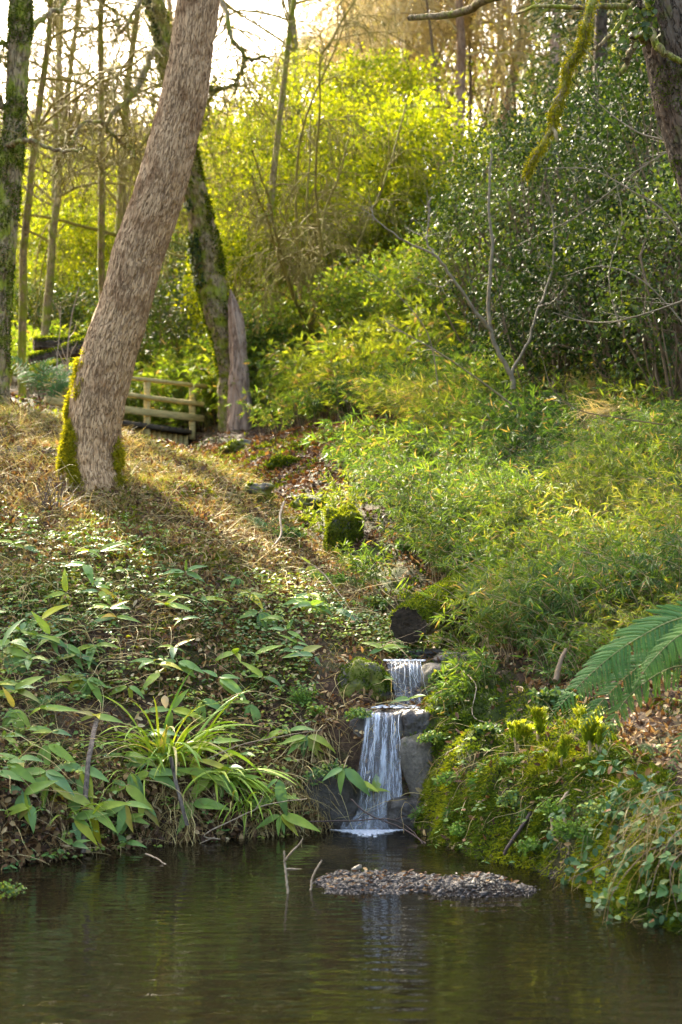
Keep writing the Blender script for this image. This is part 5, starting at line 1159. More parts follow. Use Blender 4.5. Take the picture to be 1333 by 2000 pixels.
# brambles at the lower right
BL = [leafmesh('leaf', M['ivy'], .62, .18, .10, 8, r, .95) for r in (.0, .05, .18, .35)]
def bramble(pts, n, label, ls=.06, D=None):
    c = spline(pts, 40); g = c[0]; t = thing('bramble', g, label, 'bramble'); a = Acc(); tubes(a, c[None], np.linspace(.004, .0018, 40)[None], 5); a.build('stem', M['twig'], t)
    for q in range(n):
        i = int(6 + 33 * (q + .5) / n); s = 1 if q % 2 else -1; T = norm(c[min(i + 1, 39)] - c[i - 1]); sd_ = norm(np.cross(T, (0, -.4, 1.0))) * s
        e = c[i] + sd_ * rng.uniform(.02, .05) + (0, 0, rng.uniform(-.02, .02))
        for f, sc in ((0, 1.0), (1.1, .8), (-1.1, .8)):
            d = norm(sd_ * math.cos(f) + T * math.sin(f) + np.array((0, 0, -.25)) + rng.normal(size=3) * .12)
            place('leaf', BL[rng.integers(0, 4)], e, d, norm(np.array((rng.normal() * .25, -.5, .85))), ls * sc * rng.uniform(.8, 1.25), t)
for pts, n, lb in (([P(1350, 1600, 7.6), P(1290, 1590, 7.4), P(1220, 1660, 7.3), P(1110, 1720, 7.35)], 8, 'lowest long bramble arch reaching left over the pond'),
                   ([P(1360, 1560, 7.8), P(1300, 1580, 7.5), P(1250, 1600, 7.4), P(1190, 1655, 7.4)], 7, 'bramble arch ending above the dark drooping fern'),
                   ([P(1380, 1640, 7.3), P(1330, 1620, 7.1), P(1290, 1680, 7.0), P(1265, 1770, 7.0)], 8, 'bramble hanging straight down to the water at the right edge'),
                   ([P(1400, 1700, 7.2), P(1350, 1660, 7.0), P(1310, 1700, 6.9), P(1325, 1790, 6.9)], 7, 'dark bramble shoot at the very corner of the bank by the right edge'),
                   ([P(1360, 1540, 8.0), P(1310, 1545, 7.8), P(1260, 1560, 7.7), P(1200, 1590, 7.8)], 7, 'topmost bramble shoot along the brown leaf patch'),
                   ([P(1340, 1650, 7.5), P(1270, 1660, 7.3), P(1200, 1740, 7.25), P(1185, 1800, 7.3)], 7, 'bramble stem dipping into the pond beside the dark fern')):
    bramble(pts, n, lb, .06)
# reddish dead fern stalks hanging at the lower right
n = 150; b = np.stack([rng.uniform(1.52, 2.05, n), rng.uniform(7.1, 7.6, n), rng.uniform(.35, .72, n)], -1)
Pl, _ = grow(b, norm(np.stack([rng.normal(size=n) * .4 - .4, -np.abs(rng.normal(size=n)) * .5, rng.normal(size=n) * .3], -1)), rng.uniform(.2, .5, n), np.ones(n), np.ones(n), 6, .15, .5); Pl[..., 2] = np.maximum(Pl[..., 2], .01)
a = Acc(); ribbons(a, Pl, np.linspace(1, .3, 6)[None] * .006 * np.ones((n, 1)), rdir(n), rng.uniform(0, .55, n)); tag(a.build('dead_fern_stalks', M['straw']), kind='stuff')

# ------------------------------------------------------------------ sticks, stakes, stones
def stick(pts, r0, r1, label, mat='twig_pale2', subs=(), name='stick', n=30):
    c = spline(pts, n); t = thing(name, c[0], label, 'stick' if name == 'stick' else name); a = Acc()
    tubes(a, (c + rng.normal(size=c.shape) * .0012)[None], np.linspace(r0, r1, n)[None], 6, cap=True)
    a.build('main_twig', M[mat], t, smooth=True)
    for s in subs:
        a = Acc(); cc = spline(s, 14); tubes(a, cc[None], np.linspace(r1 * 1.3, r1 * .5, 14)[None], 5, cap=True); a.build('side_twig', M[mat], t, smooth=True)
M['twig_pale2'] = simple('bare_pale_stick', [(.3, (.20, .14, .085)), (.7, (.42, .33, .21))], 40, .7)
stick([P(565, 1768, 8.0), P(561, 1725, 8.02), P(557, 1690, 8.05), P(556, 1662, 8.05)], .008, .006, 'upright forked pale twig standing in the water left of the gravel', subs=[[P(558, 1680, 8.05), P(572, 1662, 8.0), P(584, 1650, 8.0), P(592, 1638, 8.0)]])
stick([P(594, 1758, 8.1), P(607, 1738, 8.1), P(610, 1715, 8.12), P(620, 1695, 8.12), P(629, 1680, 8.15)], .008, .005, 'bent pale twig rising from the left end of the gravel')
stick([P(560, 1697, 8.75), P(640, 1699, 8.8), P(760, 1702, 8.8), P(880, 1703, 8.8), P(950, 1706, 8.7)], .006, .003, 'long thin stick lying along the far rim of the gravel')
stick([P(545, 1742, 8.1), P(610, 1724, 8.35), P(690, 1706, 8.6)], .005, .003, 'thin straw-like stick slanting over the left end of the gravel')
stick([P(590, 1605, 10.1), P(690, 1603, 10.05), P(760, 1600, 10.0), P(800, 1618, 9.95), P(828, 1650, 9.7)], .006, .003, 'dark wet branch lying before the foot of the fall', 'twig_dark', [[P(690, 1603, 10.05), P(730, 1585, 10.1), P(768, 1560, 10.15)], [P(770, 1602, 10), P(800, 1590, 10.0), P(830, 1570, 10.1)]])
stick([P(685, 1560, 10.15), P(720, 1590, 10.05), P(790, 1620, 9.95), P(832, 1648, 9.72)], .006, .005, 'second branch crossing the foot of the fall with a pale tip', 'twig_dark')
stick([P(430, 1640, 9.8), P(400, 1630, 9.75), P(480, 1590, 9.8), P(530, 1570, 9.85), P(600, 1560, 9.95)], .006, .003, 'pale bent branch at the waterline below the right strap-leaved clump', subs=[[P(500, 1580, 9.8), P(512, 1560, 9.8), P(515, 1545, 9.8)], [P(420, 1635, 9.75), P(380, 1652, 9.7)]])
stick([P(285, 1668, 9.1), P(305, 1676, 9.0), P(332, 1694, 8.9)], .006, .004, 'short stick floating by the left bank')
stick([P(1005, 1765, 7.9), P(1025, 1780, 7.8), P(1042, 1790, 7.75)], .005, .003, 'small twig lying in the water right of the gravel')
stick([P(555, 980, 14.2), P(547, 1010, 13.9), P(549, 1045, 13.7), P(520, 1080, 13.4), P(480, 1108, 13.2)], .013, .006, 'grey curved bare branch standing up left of the square stump', 'twig_pale2')
stick([P(430, 1095, 13.0), P(520, 1112, 12.9), P(620, 1140, 12.8), P(660, 1180, 12.6)], .006, .003, 'long dry stalk lying across the slope below the stump')
stick([P(615, 1105, 13), P(640, 1130, 12.9), P(690, 1200, 12.4), P(700, 1260, 12.1)], .006, .004, 'dry stalk leaning down towards the log end')
stick([P(410, 1480, 9.9), P(470, 1455, 10.0), P(540, 1440, 10.1), P(630, 1425, 10.3)], .004, .002, 'thin arching dry stem above the right strap-leaved clump')
stick([P(1160, 1490, 8.9), P(1130, 1525, 8.7), P(1100, 1560, 8.6), P(1085, 1590, 8.6)], .011, .007, 'pale stalk leaning from the sprouts to the pond edge')
stick([P(1165, 1480, 8.8), P(1150, 1520, 8.6), P(1148, 1545, 8.5)], .010, .006, 'shorter pale stalk beside the leaning one')
stick([P(1050, 1560, 8.95), P(1030, 1600, 8.9), P(995, 1650, 8.85), P(985, 1670, 8.85)], .016, .010, 'dark root slanting down the mossy bank to the water', 'twig_dark')
stick([P(1100, 1580, 8.55), P(1110, 1640, 8.45), P(1112, 1700, 8.4)], .012, .008, 'grey root hanging into the pond below the sprouts', 'twig_pale2')
stick([P(1078, 1600, 8.65), P(1082, 1650, 8.6), P(1090, 1700, 8.5)], .009, .007, 'thin root left of the grey hanging root', 'twig_pale2')
stick([P(1106, 1268, 10.2), P(1095, 1292, 10.1), P(1085, 1330, 10.0)], .012, .022, 'old brown broken stub in the moss left of the big fern', 'twig')
stick([P(905, 1310, 10.75), P(930, 1340, 10.5), P(925, 1400, 10.3), P(990, 1420, 10.1), P(1020, 1455, 9.9)], .005, .003, 'looping pale vine over the moss cushion right of the fall')
stick([P(760, 1252, 11.5), P(810, 1235, 11.4), P(860, 1205, 11.5), P(895, 1180, 11.7)], .003, .002, 'thin bare twig crossing the face of the mossy log', 'twig', subs=[[P(765, 1252, 11.5), P(800, 1256, 11.4), P(815, 1254, 11.4)], [P(765, 1252, 11.5), P(790, 1275, 11.2), P(815, 1300, 11.0)], [P(765, 1252, 11.5), P(725, 1258, 11.4), P(700, 1270, 11.4)]])
for pts, w, lb in (([P(192, 1395, 10.1), P(180, 1450, 9.6), P(170, 1520, 9.38), P(163, 1665, 9.15)], .035, 'tall weathered grey stake standing in the water at the left bank'), ([P(334, 1478, 9.75), P(345, 1530, 9.7), P(366, 1612, 9.6)], .028, 'short dark stake leaning in the middle of the left bank')):
    c = spline(pts, 24); t = thing('wooden_stake', c[-1], lb, 'stake'); V = []
    for q, p in enumerate(c):
        for s in range(8): th = s * PI / 4 + .4; V.append(p + np.array((math.cos(th) * w, math.sin(th) * w * .7, 0)) * (.48 + .05 * math.sin(s * 5.1) + .04 * math.sin(q * .9 + s)))
    a = Acc(); i = np.arange(23)[:, None] * 8; j = np.arange(8)[None]; a.add(V, np.stack([i + j, i + (j + 1) % 8, i + (j + 1) % 8 + 8, i + j + 8], -1).reshape(-1, 4)); a.build('weathered_wood', M['stake'], t)
# fallen leaves that stand out
for px, py, D, s, r, lb in ((118, 1588, 9.25, .12, .75, 'large pointed orange-brown dead leaf hanging on the left bank face'), (322, 1372, 10.2, .10, 1.0, 'cream coloured curled dead leaf behind the olive star of leaves'), (372, 1160, 12.2, .10, 1.0, 'pale bleached dead leaf standing below the lit mound'), (150, 1515, 9.4, .07, .6, 'rust-coloured lobed dead leaf left of the tall stake')):
    me = leafmesh('dead_leaf', M['litter'], .55, .15, .25, 9, r, 1.1, .06); o = place('dead_leaf', me, P(px, py - s * 140, D), (.1, -.1, -1), (0, -1, .2), s, None); tag(o, lb, 'dead leaf')
# gravel bar
n = 19000; th = rng.uniform(0, 2 * PI, n); r = np.sqrt(rng.uniform(0, 1, n)) ** .9
gxp = .36 + r * np.cos(th) * .85 + .2 * rng.normal(size=n); gyp = 8.33 + r * np.sin(th) * .50 + .08 * rng.normal(size=n) - .12 * np.maximum(gxp - .6, 0)
gp = onground(gxp, gyp); kk = (gp[:, 2] > -.09) & (rng.uniform(0, 1, n) < sstep(-.09, .0, gp[:, 2]) + .1); gp = gp[kk]; n = len(gp)
V0, F0 = ico(1); a = Acc(); 
sz = rng.uniform(.003, .008, n) * (1 + (rng.uniform(0, 1, n) < .08) * rng.uniform(.5, 1.8, n))
jit = 1 + rng.normal(size=(n, len(V0), 1)) * .16
sc3 = np.stack([sz * rng.uniform(1, 2.0, n), sz * rng.uniform(.7, 1.2, n), sz * rng.uniform(.25, .7, n)], -1)
VV = V0[None] * jit * sc3[:, None]
ang = rng.uniform(0, 2 * PI, n); tl = rng.normal(size=n) * .45; ca, sa_ = np.cos(ang)[:, None], np.sin(ang)[:, None]; ct, st_ = np.cos(tl)[:, None], np.sin(tl)[:, None]
X0, Y0, Z0 = VV[..., 0], VV[..., 1], VV[..., 2]; X1 = X0 * ct + Z0 * st_; Z1 = -X0 * st_ + Z0 * ct
VV = np.stack([X1 * ca - Y0 * sa_, X1 * sa_ + Y0 * ca, Z1], -1) + gp[:, None] + (0, 0, .004)
a.add(VV.reshape(-1, 3), (np.arange(n)[:, None, None] * len(V0) + F0[None]).reshape(-1, 3), np.repeat(np.clip(rng.uniform(0, 1, n) ** 1.25 * (.3 + .7 * sstep(.002, .038, gp[:, 2])), 0, 1), len(V0)))
tag(a.build('gravel', M['pebble']), kind='stuff')
for q, (px, py, s, r, lb) in enumerate(((697, 1696, .034, .8, 'flat white-topped slate at the far left rim of the gravel'), (815, 1732, .034, .85, 'largest pale angular stone in the middle of the gravel'), (912, 1740, .028, .88, 'rounded cream stone right of the largest pale one'), (876, 1722, .022, .7, 'tilted grey flake behind the cream stone'),
        (752, 1718, .020, .75, 'small pale stone left of the largest one'), (700, 1722, .022, .45, 'blue-grey slate chip on the left half of the gravel'), (928, 1728, .022, .55, 'brownish stone behind the cream one'), (880, 1752, .022, .5, 'wet stone at the near rim of the gravel'), (1030, 1738, .030, .15, 'dark knobbly stone at the right tip of the gravel'), (765, 1757, .018, .9, 'small white chip at the waterline in front of the gravel'),
        (805, 1752, .020, .6, 'grey stone at the near rim below the largest pale one'), (840, 1748, .016, .2, 'small dark chip between two grey stones at the near rim'))):
    D = 8.75 if py < 1700 else 8.0 + (1765 - py) * .011
    p = P(px, py, D); V, Fc = rockgeo(p + (0, 0, .0), (s, s * .7, s * .42), q + 3, 3, 5, .16, q * 1.1, rng.normal() * .3, 2.2); a = Acc(); a.add(V, Fc, r); tag(a.build('stone', M['pebble']), lb, 'stone')

# ------------------------------------------------------------------ shrubs and trees behind
def cloud(c, rad, nclump, per, Ls, Lw, acc, tm=DIAM, cs=.3, hue=None, bias=.8, droop=.3, up=.2, rn=(0, 1), holes=False):
    """leaves in many small sprays spread through an uneven crown"""
    v = rdir(nclump); r = rng.uniform(0, 1, nclump) ** (1 / 3) ; r = r * (1 - bias) + bias * np.sqrt(rng.uniform(.2, 1, nclump))
    shp = .72 + .6 * fbm(v * 1.6 + np.array(c) * .31, 3, 4)[:, None]
    cc = np.array(c) + v * r[:, None] * shp * np.array(rad)
    if holes:
        ok = np.ones(nclump, bool)
        for g0, r0 in GAPS:
            w = cc - g0; q = w @ SUN_DIR; ok &= np.linalg.norm(w - q[:, None] * SUN_DIR, axis=1) > r0 + .55
        cc, v, nclump = cc[ok], v[ok], int(ok.sum())
    hn = rng.uniform(0, 1, nclump)
    d0 = norm(v + rng.normal(size=(nclump, 3)) * .6 + (0, 0, -droop))
    t = rng.uniform(0, 1, (nclump, per)); s = cs * rng.uniform(.6, 1.4, nclump)
    p = cc[:, None] + d0[:, None] * (t * s[:, None])[..., None] + rng.normal(size=(nclump, per, 3)) * (s[:, None, None] * .28)
    p = p.reshape(-1, 3); n = len(p); dd = norm(np.repeat(d0, per, 0) * .8 + rng.normal(size=(n, 3)) * .7)
    leaves(acc, p, dd, norm(rng.normal(size=(n, 3)) + (0, -.2, up * 3)), rng.uniform(*Ls, n), rng.uniform(*Lw, n), tm, np.clip(rn[0] + (rn[1] - rn[0]) * (np.repeat(hn, per) * .6 + rng.uniform(0, .4, n)), 0, 1), rng.uniform(0, 1, n))
    return cc
def shrub(px, py, D, rad, ncl, per, mat, label, Ls=(.05, .10), Lw=(.03, .05), cs=.35, name='shrub', stemmat='twig_moss', cat='shrub', group=None, **k):
    c = P(px, py, D); g = np.array((c[0], c[1], 0.0)); g[2] = H1(c[0], c[1]); c[2] = max(c[2], g[2] + rad[2] * .6)
    t = thing(name, g, label, cat, group); a = Acc(); cc = cloud(c, rad, ncl, per, Ls, Lw, a, cs=cs, **k)
    tag(a.build('foliage', M[mat], t), kind='stuff')
    m = min(46, len(cc)); e = cc[rng.integers(0, len(cc), m)]; b = g + rng.normal(size=(m, 3)) * (.15, .15, 0); mid = (b + e) / 2 + rng.normal(size=(m, 3)) * .25 + (0, 0, .3)
    Pl = np.stack([b, b * .5 + mid * .5 + rng.normal(size=(m, 3)) * .05, mid, (mid + e) / 2 + rng.normal(size=(m, 3)) * .1, e], 1)
    a = Acc(); tubes(a, Pl, np.linspace(.022, .006, 5)[None] * rng.uniform(.6, 1.2, m)[:, None], 4); tag(a.build('stems', M[stemmat], t), kind='stuff'); return t
B = [(470, 360, 41, (1.9, 1.6, 2.3), 'sunlit yellow-green shrub just right of the big leaning trunk'), (590, 260, 45, (2.2, 1.8, 2.4), 'tall glowing yellow shrub in the top middle of the slope'), (745, 215, 43, (1.8, 1.6, 1.6), 'pointed yellow-green shrub top against the pale larch twigs'),
     (700, 340, 40, (2.2, 1.8, 2.2), 'brightest round shrub in the centre of the lit slope'), (820, 330, 37, (1.7, 1.5, 1.7), 'lit shrub at the border of the dark holly'), (560, 450, 38, (2.0, 1.6, 2.0), 'lit shrub behind the mossy arching stems'),
     (660, 500, 37, (1.8, 1.5, 1.5), 'yellow-green shrub low on the lit slope left of the bare sapling'), (470, 560, 36, (1.4, 1.2, 1.6), 'lit shrub right behind the mossy leaning tree'), (780, 450, 36, (1.5, 1.3, 1.4), 'shrub with gold leaf tips behind the sapling stems'), (70, 430, 50, (2.6, 1.6, 2.2), 'yellowish bush far off between the left edge tree and the trunk'), (170, 400, 54, (2.6, 1.6, 2.4), 'hazy far bush just left of the big trunk'), (140, 500, 46, (2.0, 1.4, 1.5), 'olive bush behind the slim stems above the logs')]
for px, py, D, rad, lb in B: shrub(px, py, D, rad, 620, 15, 'bush', lb, (.08, .17), (.045, .085), .45, rn=(0, 1))
for px, py, D, rad, mt, lb in ((300, 640, 37, (1.7, 1.2, 1.5), 'laurel', 'dark glossy laurel behind the footbridge'), (340, 560, 40, (1.4, 1.2, 1.5), 'laurel', 'green laurel top between the two leaning trunks'), (215, 640, 42, (1.6, 1.2, 1.5), 'laurel', 'dark bush hidden behind the big trunk'), (120, 600, 44, (2.0, 1.5, 1.4), 'bush', 'dull yellow bush above the fallen logs'), (30, 620, 42, (1.6, 1.4, 1.3), 'laurel', 'grey-green bush behind the left edge tree'), (560, 640, 34, (1.3, 1, .9), 'bambooy', 'green bush right of the pale stub'), (490, 680, 32.5, (.8, .7, .7), 'bamboo', 'soft green bush touching the right side of the pale stub'),
     (650, 640, 33, (1.3, 1, .8), 'bambooy', 'pale green bush in the middle of the slope'), (750, 590, 31, (1.3, 1, .8), 'bambooy', 'lit bush left of the bare sapling crown'), (860, 560, 29, (1.2, 1, .9), 'bambooy', 'pale yellow bush behind the bare sapling')):
    shrub(px, py, D, rad, 430, 15, mt, lb, (.07, .15), (.035, .07), .4)
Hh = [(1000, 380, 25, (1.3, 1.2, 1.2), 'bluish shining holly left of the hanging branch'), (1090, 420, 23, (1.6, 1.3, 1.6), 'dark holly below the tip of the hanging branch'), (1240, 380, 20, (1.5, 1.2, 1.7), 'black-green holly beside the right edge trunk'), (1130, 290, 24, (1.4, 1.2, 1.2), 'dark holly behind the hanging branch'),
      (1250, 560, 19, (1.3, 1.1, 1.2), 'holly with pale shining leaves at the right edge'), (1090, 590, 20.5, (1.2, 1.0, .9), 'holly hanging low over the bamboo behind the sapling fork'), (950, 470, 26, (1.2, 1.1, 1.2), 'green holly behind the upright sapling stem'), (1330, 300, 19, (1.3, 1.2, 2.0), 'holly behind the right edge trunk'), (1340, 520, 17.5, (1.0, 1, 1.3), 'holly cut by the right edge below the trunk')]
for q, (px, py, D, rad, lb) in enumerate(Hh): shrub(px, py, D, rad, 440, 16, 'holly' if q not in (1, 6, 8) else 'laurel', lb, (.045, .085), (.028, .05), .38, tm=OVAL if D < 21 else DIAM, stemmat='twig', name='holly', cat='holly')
# dark evergreen behind the holly, pale larches behind everything
def conifer(px, D, base, top, rad, label, mat='conifer', ncl=900, name='evergreen_tree', per=16, Ls=(.12, .3), Lw=(.03, .06)):
    x = (px - 666.5) * D / F; g = np.array((x, D, H1(x, D))); t = thing(name, g, label, 'tree')
    a = Acc(); tubes(a, np.linspace(g, (x + .2, D, top), 12)[None], np.linspace(.25, .04, 12)[None], 8); obj('trunk', with_tc(a.mesh('trunk', M['bark_dark'], True)), t)
    z = base + (top - base) * rng.uniform(0, 1, ncl) ** 1.15; f = (z - base) / (top - base); rr = rad * (1 - f * .85) * np.sqrt(rng.uniform(.05, 1, ncl)); th = rng.uniform(0, 2 * PI, ncl)
    cc = np.stack([x + rr * np.cos(th), D + rr * np.sin(th), z - rr * .25], -1); d0 = norm(np.stack([np.cos(th), np.sin(th), -.35 + 0 * th], -1))
    tt = rng.uniform(0, 1, (ncl, per)); p = (cc[:, None] + d0[:, None] * tt[..., None] * .8 + rng.normal(size=(ncl, per, 3)) * .16).reshape(-1, 3); n = len(p)
    a = Acc(); leaves(a, p, norm(np.repeat(d0, per, 0) + rng.normal(size=(n, 3)) * .6), rdir(n, .5), rng.uniform(*Ls, n), rng.uniform(*Lw, n), DIAM, rng.uniform(0, 1, n)); tag(a.build('crown', M[mat], t), kind='stuff')
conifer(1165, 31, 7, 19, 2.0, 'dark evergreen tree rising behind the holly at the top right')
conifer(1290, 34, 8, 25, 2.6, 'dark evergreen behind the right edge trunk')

def bare_tree(px, D, hgt, r, mat, label, lean=0, n1=26, n2=8, n3=5, droop=.10, L1=.30, name='bare_tree', t0=.25, bark='bark_mossy', seed=0, fine=.0035, group=None, zb=0):
    x = (px - 666.5) * D / F; g = np.array((x, D, H1(x, D) - .1)); t = thing(name, g, label, 'tree', group)
    tr, rr = grow(g[None], np.array([(lean, 0, 1.0)]), np.array([hgt]), np.array([r]), np.array([r * .2]), 16, .05, 0)
    a = Acc(); tubes(a, tr, rr, 9); obj('trunk', with_tc(a.mesh('trunk', M['deadwood' if mat == 'twig_pale' else bark], True)), t)
    s1 = spawn(tr, rr, n1, t0, 1, 1.1, (L1 * .6, L1 * 1.3), .42, 10, .14, droop * .5); s2 = spawn(*s1, n2, .15, 1, .85, (.35, .7), .55, 8, .20, droop); s3 = spawn(*s2, n3, .15, 1, .8, (.35, .7), .55, 6, .22, droop * 1.3)
    a = Acc(); tubes(a, s1[0], s1[1] * (.6 if mat == 'twig_pale' else 1), 6); tag(obj('limbs', with_tc(a.mesh('limbs', M[mat]))  , t), kind='stuff')
    a = Acc(); tubes(a, s2[0], np.maximum(s2[1], fine * 1.6), 4); tubes(a, s3[0], np.maximum(s3[1], fine), 3)
    s4 = spawn(*s3, 3, .2, 1, .8, (.4, .8), .6, 4, .25, droop * 1.5); tubes(a, s4[0], np.maximum(s4[1], fine * .8), 3)
    tag(a.build('twigs', M[mat], t), kind='stuff')
    if mat == 'twig_pale':
        q = s4[0].reshape(-1, 3); q = q[rng.integers(0, len(q), 9000)] + rng.normal(size=(9000, 3)) * .28
        a = Acc(); leaves(a, q, rdir(9000, -.5), rdir(9000), rng.uniform(.10, .28, 9000), rng.uniform(.02, .05, 9000), DIAM, rng.uniform(0, 1, 9000)); tag(a.build('twiglets', M['larch'], t), kind='stuff')
    return t, s3, s4
bare_tree(78, 38, 16, .13, 'twig_moss', 'mossy bare tree standing behind the left edge tree', .03, 26, 8, 5, .14)
bare_tree(262, 40, 17, .17, 'twig_moss', 'slim bare tree partly hidden by the big leaning trunk', .02, 24, 8, 5, .14)
bare_tree(160, 52, 17, .2, 'twig', 'bare brown tree in the gap left of the big trunk', -.02, 26, 8, 5, .12, fine=.006)
bare_tree(100, 48, 17, .14, 'twig', 'bare tree far back at the left edge', .02, 26, 8, 5, .12, fine=.006)
bare_tree(560, 47, 19, .2, 'twig_moss', 'bare mossy tree above the glowing shrubs', -.04, 26, 8, 5, .14, fine=.005)
bare_tree(330, 58, 19, .2, 'twig_pale', 'pale twiggy tree behind the big trunk', 0, 26, 8, 5, .1, fine=.006)
bare_tree(700, 60, 24, .22, 'twig_pale', 'pale larch at the top middle left of the others', .01, 50, 9, 6, .16, L1=.24, fine=.011)
bare_tree(800, 56, 24, .22, 'twig_pale', 'pale golden larch in the middle of the top', 0, 54, 9, 6, .16, L1=.24, fine=.011)
bare_tree(890, 52, 24, .22, 'twig_pale', 'pale golden larch right of the middle one', 0, 54, 9, 6, .16, L1=.24, fine=.011)
bare_tree(980, 55, 26, .22, 'twig_pale', 'pale larch just left of the hanging branch', .01, 50, 9, 6, .16, L1=.24, fine=.011)
bare_tree(1080, 48, 24, .2, 'twig_pale', 'pale larch seen behind the hanging branch', 0, 44, 9, 6, .16, L1=.24, fine=.010)
bare_tree(45, 31, 17, .10, 'twig_moss', 'slender mossy tree close behind the left edge tree with hanging twigs', .02, 22, 8, 4, .2, L1=.26)
bare_tree(205, 33, 19, .10, 'twig_moss', 'slender tree right behind the lower part of the big leaning trunk', -.03, 24, 8, 4, .2, L1=.24)
bare_tree(520, 36, 20, .11, 'twig_moss', 'slender tree with hanging mossy twigs in front of the lit shrubs', .01, 24, 8, 4, .22, L1=.22, t0=.4)
# mossy multi-stemmed tree with drooping yellow branches before the glowing shrubs
g = G(640, 640); g = np.array((P(630, 600, 33)[0], 33.0, 0)); g[2] = H1(g[0], g[1]); t = thing('drooping_tree', g, 'many-stemmed mossy tree with drooping yellow branches before the lit shrubs', 'tree')
n = 9; b = g + rng.normal(size=(n, 3)) * (.25, .2, 0); d = norm(np.stack([rng.uniform(-.5, .35, n), rng.uniform(-.3, .1, n), np.ones(n)], -1))
s0 = grow(b, d, rng.uniform(4, 8.5, n), np.full(n, .045), np.full(n, .018), 16, .09, .02); s1 = spawn(*s0, 12, .25, 1, .9, (.2, .42), .5, 10, .16, .16); s2 = spawn(*s1, 7, .15, 1, .8, (.3, .6), .55, 7, .2, .22); s3 = spawn(*s2, 4, .2, 1, .8, (.35, .7), .6, 5, .22, .2)
for q in range(n):
    a = Acc(); tubes(a, s0[0][q:q + 1], s0[1][q:q + 1], 8); a.build('stem', M['twig_moss'], t, smooth=True)
a = Acc(); tubes(a, s1[0], s1[1] * 1.2, 5); tubes(a, s2[0], s2[1] + .004, 4); tubes(a, s3[0], s3[1] + .003, 3); tag(a.build('branches', M['twig_moss'], t), kind='stuff')
# forked sapling
D5 = 19.0; g = P(1000, 742, D5); t = thing('forked_sapling', g, 'bare grey sapling forking low above the bamboo', 'sapling')
st = [([P(1003, 760, D5), P(999, 730, D5), P(975, 690, D5), P(957, 640, D5), P(957, 560, D5), P(960, 480, D5), P(955, 380, D5), P(960, 290, D5)], .038, .014), ([P(962, 650, D5), P(930, 610, D5 - .1), P(885, 545, D5 - .2), P(850, 500, D5 - .3), P(790, 470, D5 - .3), P(735, 430, D5 - .4), P(722, 405, D5 - .4)], .028, .007),
      ([P(1000, 730, D5), P(1030, 670, D5 + .1), P(1052, 600, D5 + .1), P(1078, 530, D5 + .2), P(1082, 430, D5 + .2), P(1070, 380, D5 + .2)], .022, .009), ([P(850, 500, D5 - .3), P(835, 470, D5 - .2), P(838, 430, D5 - .2), P(840, 385, D5 - .2)], .014, .009),
      ([P(1052, 600, D5), P(1085, 585, D5 - .2), P(1120, 540, D5 - .3)], .012, .005), ([P(885, 545, D5 - .2), P(860, 560, D5 - .4), P(810, 545, D5 - .5)], .010, .004)]
PP = []
for pts, r0, r1 in st:
    a = Acc(); c, r = limb(a, pts, r0, r1, 30, 8, .008); tag(a.build('stem', M['twig_grey'], t, smooth=True)); PP.append((c, r))
a = Acc(); PL = np.stack([c for c, r in PP]); RR = np.stack([np.linspace(.012, .005, 30)] * len(PP)); s1 = spawn(PL, RR, 7, .3, 1, .8, k=8, wig=.12, droop=0, L=1.1); s2 = spawn(*s1, 3, .2, 1, .7, k=6, wig=.12)
tubes(a, *s1, 4); tubes(a, s2[0], s2[1] + .001, 3); tag(a.build('twigs', M['twig_grey'], t), kind='stuff')
# long bare twigs across the bamboo and holly
def longtwig(pts, r, label, nsub=8, mat='twig_grey', L=.6):
    c = spline(pts, 30) ; t = thing('bare_branch', c[0], label, 'branch'); a = Acc(); tubes(a, c[None], np.linspace(r, r * .35, 30)[None], 6); a.build('main_stem', M[mat], t, smooth=True)
    s1 = spawn(c[None], np.linspace(r, r * .35, 30)[None], nsub, .2, 1, .7, k=8, wig=.1, L=L); s2 = spawn(*s1, 3, .2, 1, .7, k=5, wig=.12); a = Acc(); tubes(a, s1[0], s1[1], 4); tubes(a, s2[0], np.maximum(s2[1], .0015), 3); tag(a.build('twigs', M[mat], t), kind='stuff')
longtwig([P(1000, 790, 16.5), P(940, 745, 16.3), P(860, 690, 16), P(790, 650, 16), P(750, 625, 16)], .012, 'thin branch slanting down across the bamboo left of the sapling foot')
longtwig([P(1400, 560, 14), P(1300, 600, 14.3), P(1200, 628, 14.6), P(1130, 625, 15), P(1080, 610, 15)], .012, 'long curved bare branch before the right holly', 10)
longtwig([P(1420, 420, 13), P(1320, 290, 13), P(1250, 260, 13.2), P(1190, 220, 13.4), P(1140, 170, 13.5)], .012, 'pale arching shoot crossing behind the hanging branch', 8)
longtwig([P(1420, 660, 13), P(1320, 440, 13), P(1230, 370, 13.2), P(1150, 330, 13.4), P(1060, 330, 13.5)], .010, 'thin shoot sweeping left from the right edge trunk', 8)
longtwig([P(1300, 830, 13), P(1200, 815, 13), P(1130, 800, 13), P(1080, 760, 13), P(1060, 700, 13)], .007, 'dark thin stem looping over the bamboo below the holly', 5, 'twig', .4)
longtwig([P(140, 760, 24), P(132, 700, 24), P(140, 620, 24), P(155, 560, 24)], .02, 'slim pale stem behind the big trunk above the logs', 7, 'twig_pale2', .8)
longtwig([P(112, 770, 23), P(112, 700, 23), P(118, 640, 23), P(118, 590, 23)], .014, 'thin upright stem in front of the fallen logs', 7, 'twig_pale2', .8)
longtwig([P(1380, 250, 15), P(1250, 330, 15), P(1130, 420, 15.2), P(1010, 480, 15.5)], .009, 'faint shoot crossing low before the dark holly towards the upright sapling stem', 8)
longtwig([P(1390, 700, 15), P(1270, 560, 15), P(1180, 520, 15.2), P(1100, 540, 15.5)], .009, 'thin grey stem rising over the holly low at the right edge', 8)
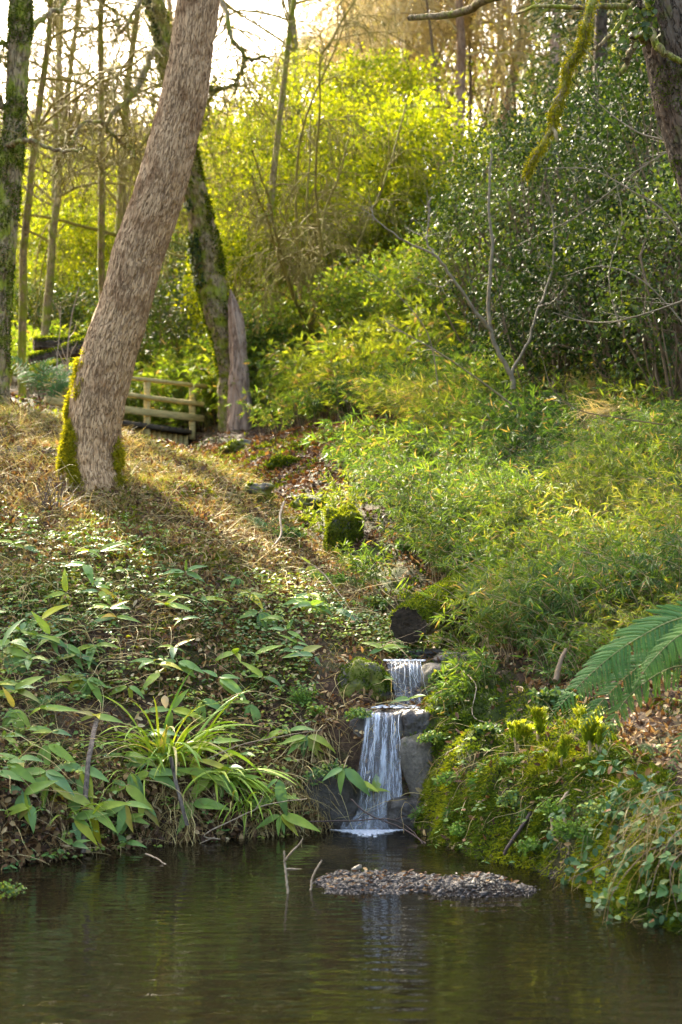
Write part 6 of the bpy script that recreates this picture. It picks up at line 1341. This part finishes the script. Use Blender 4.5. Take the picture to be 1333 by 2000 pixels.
longtwig([P(1210, 640, 17), P(1190, 540, 17), P(1215, 430, 17), P(1200, 340, 17)], .010, 'upright thin grey stem in the middle of the holly', 8)
longtwig([P(860, 780, 20), P(835, 650, 20), P(760, 560, 20), P(700, 520, 20)], .010, 'thin bare shoot leaning left from the bamboo to the lit shrubs', 8)
# dark red twiggy shrub on the mound
g = G(95, 1000); t = thing('twiggy_shrub', g, 'small leafless dark twiggy shrub on the mound at the left', 'shrub'); n = 26; s0 = grow(g + rng.normal(size=(n, 3)) * (.07, .05, 0), norm(np.stack([rng.normal(size=n) * .6, rng.normal(size=n) * .3, np.ones(n)], -1)), rng.uniform(.15, .42, n), np.full(n, .005), np.full(n, .002), 7, .1, 0); s1 = spawn(*s0, 4, .3, 1, .6, (.2, .5), .6, 4, .12)
a = Acc(); tubes(a, *s0, 4); tubes(a, *s1, 3); tag(a.build('twigs', M['twig_dark'], t), kind='stuff')
# far wood behind, one mass
a = Acc(); n = 5200; x = rng.uniform(-24, 24, n); y = rng.uniform(54, 95, n); z = H(x, y); hh = np.where(x < -3, 6.5, 8.0) * (y / 60)
per = 9; p = np.repeat(np.stack([x, y, z + rng.uniform(0, 1, n) * hh], -1), per, 0) + rng.normal(size=(n * per, 3)) * .45
leaves(a, p, rdir(n * per, -.2), rdir(n * per), rng.uniform(.2, .5, n * per), rng.uniform(.10, .2, n * per), DIAM, np.repeat(rng.uniform(0, .8, n), per)); tag(a.build('far_wood', M['bush']), kind='stuff')
a = Acc(); n = 500; x = rng.uniform(-24, 24, n); y = rng.uniform(50, 100, n); b = np.stack([x, y, H(x, y)], -1); s0 = grow(b, norm(np.stack([rng.normal(size=n) * .15, rng.normal(size=n) * .15, np.ones(n)], -1)), rng.uniform(7, 13, n) * np.where(x < 0, .8, 1.3), np.full(n, .09), np.full(n, .03), 9, .06); s1 = spawn(*s0, 9, .3, 1, .8, (.15, .35), .5, 6, .18, .05); s2 = spawn(*s1, 4, .2, 1, .8, (.3, .6), .6, 4, .2)
tubes(a, *s0, 4); tubes(a, s1[0], s1[1], 3); tubes(a, s2[0], np.maximum(s2[1], .008), 3); tag(a.build('far_wood_branches', M['twig']), kind='stuff')
# unseen evergreens added left of the view so their crowns shade the pond
def shade_tree(x, y, base, top, rad, ncl, label):
    g = np.array((x, y, H1(x, y))); t = thing('added_shade_pine', g, label, 'tree', 'unseen pines added on the left to shade the pond'); a = Acc(); tubes(a, np.linspace(g, (x, y, top), 12)[None], np.linspace(.3, .06, 12)[None], 10); obj('trunk', with_tc(a.mesh('trunk', M['bark_dark'], True)), t)
    a = Acc(); c = np.array((x, y, (base + top) / 2)); cloud(c, (rad, rad, (top - base) / 2), ncl, 22, (.25, .5), (.12, .22), a, cs=.9, bias=.5, holes=True); tag(a.build('crown', M['conifer'], t), kind='stuff')
for x, y, b0, tp, r, nc in SHADE: shade_tree(x, y, b0, tp, r, nc, 'unseen pine added left of the view to shade the pond')

# unseen leafy crown added above the mossy leaning tree to shade the right slope
a = Acc(); cloud((-3.4, 32.5, 21.2), (5.2, 3.6, 3.0), 430, 18, (.12, .26), (.08, .16), a, cs=.8, bias=.5, holes=True); tag(a.build('crown', M['laurel'], t2), kind='stuff')
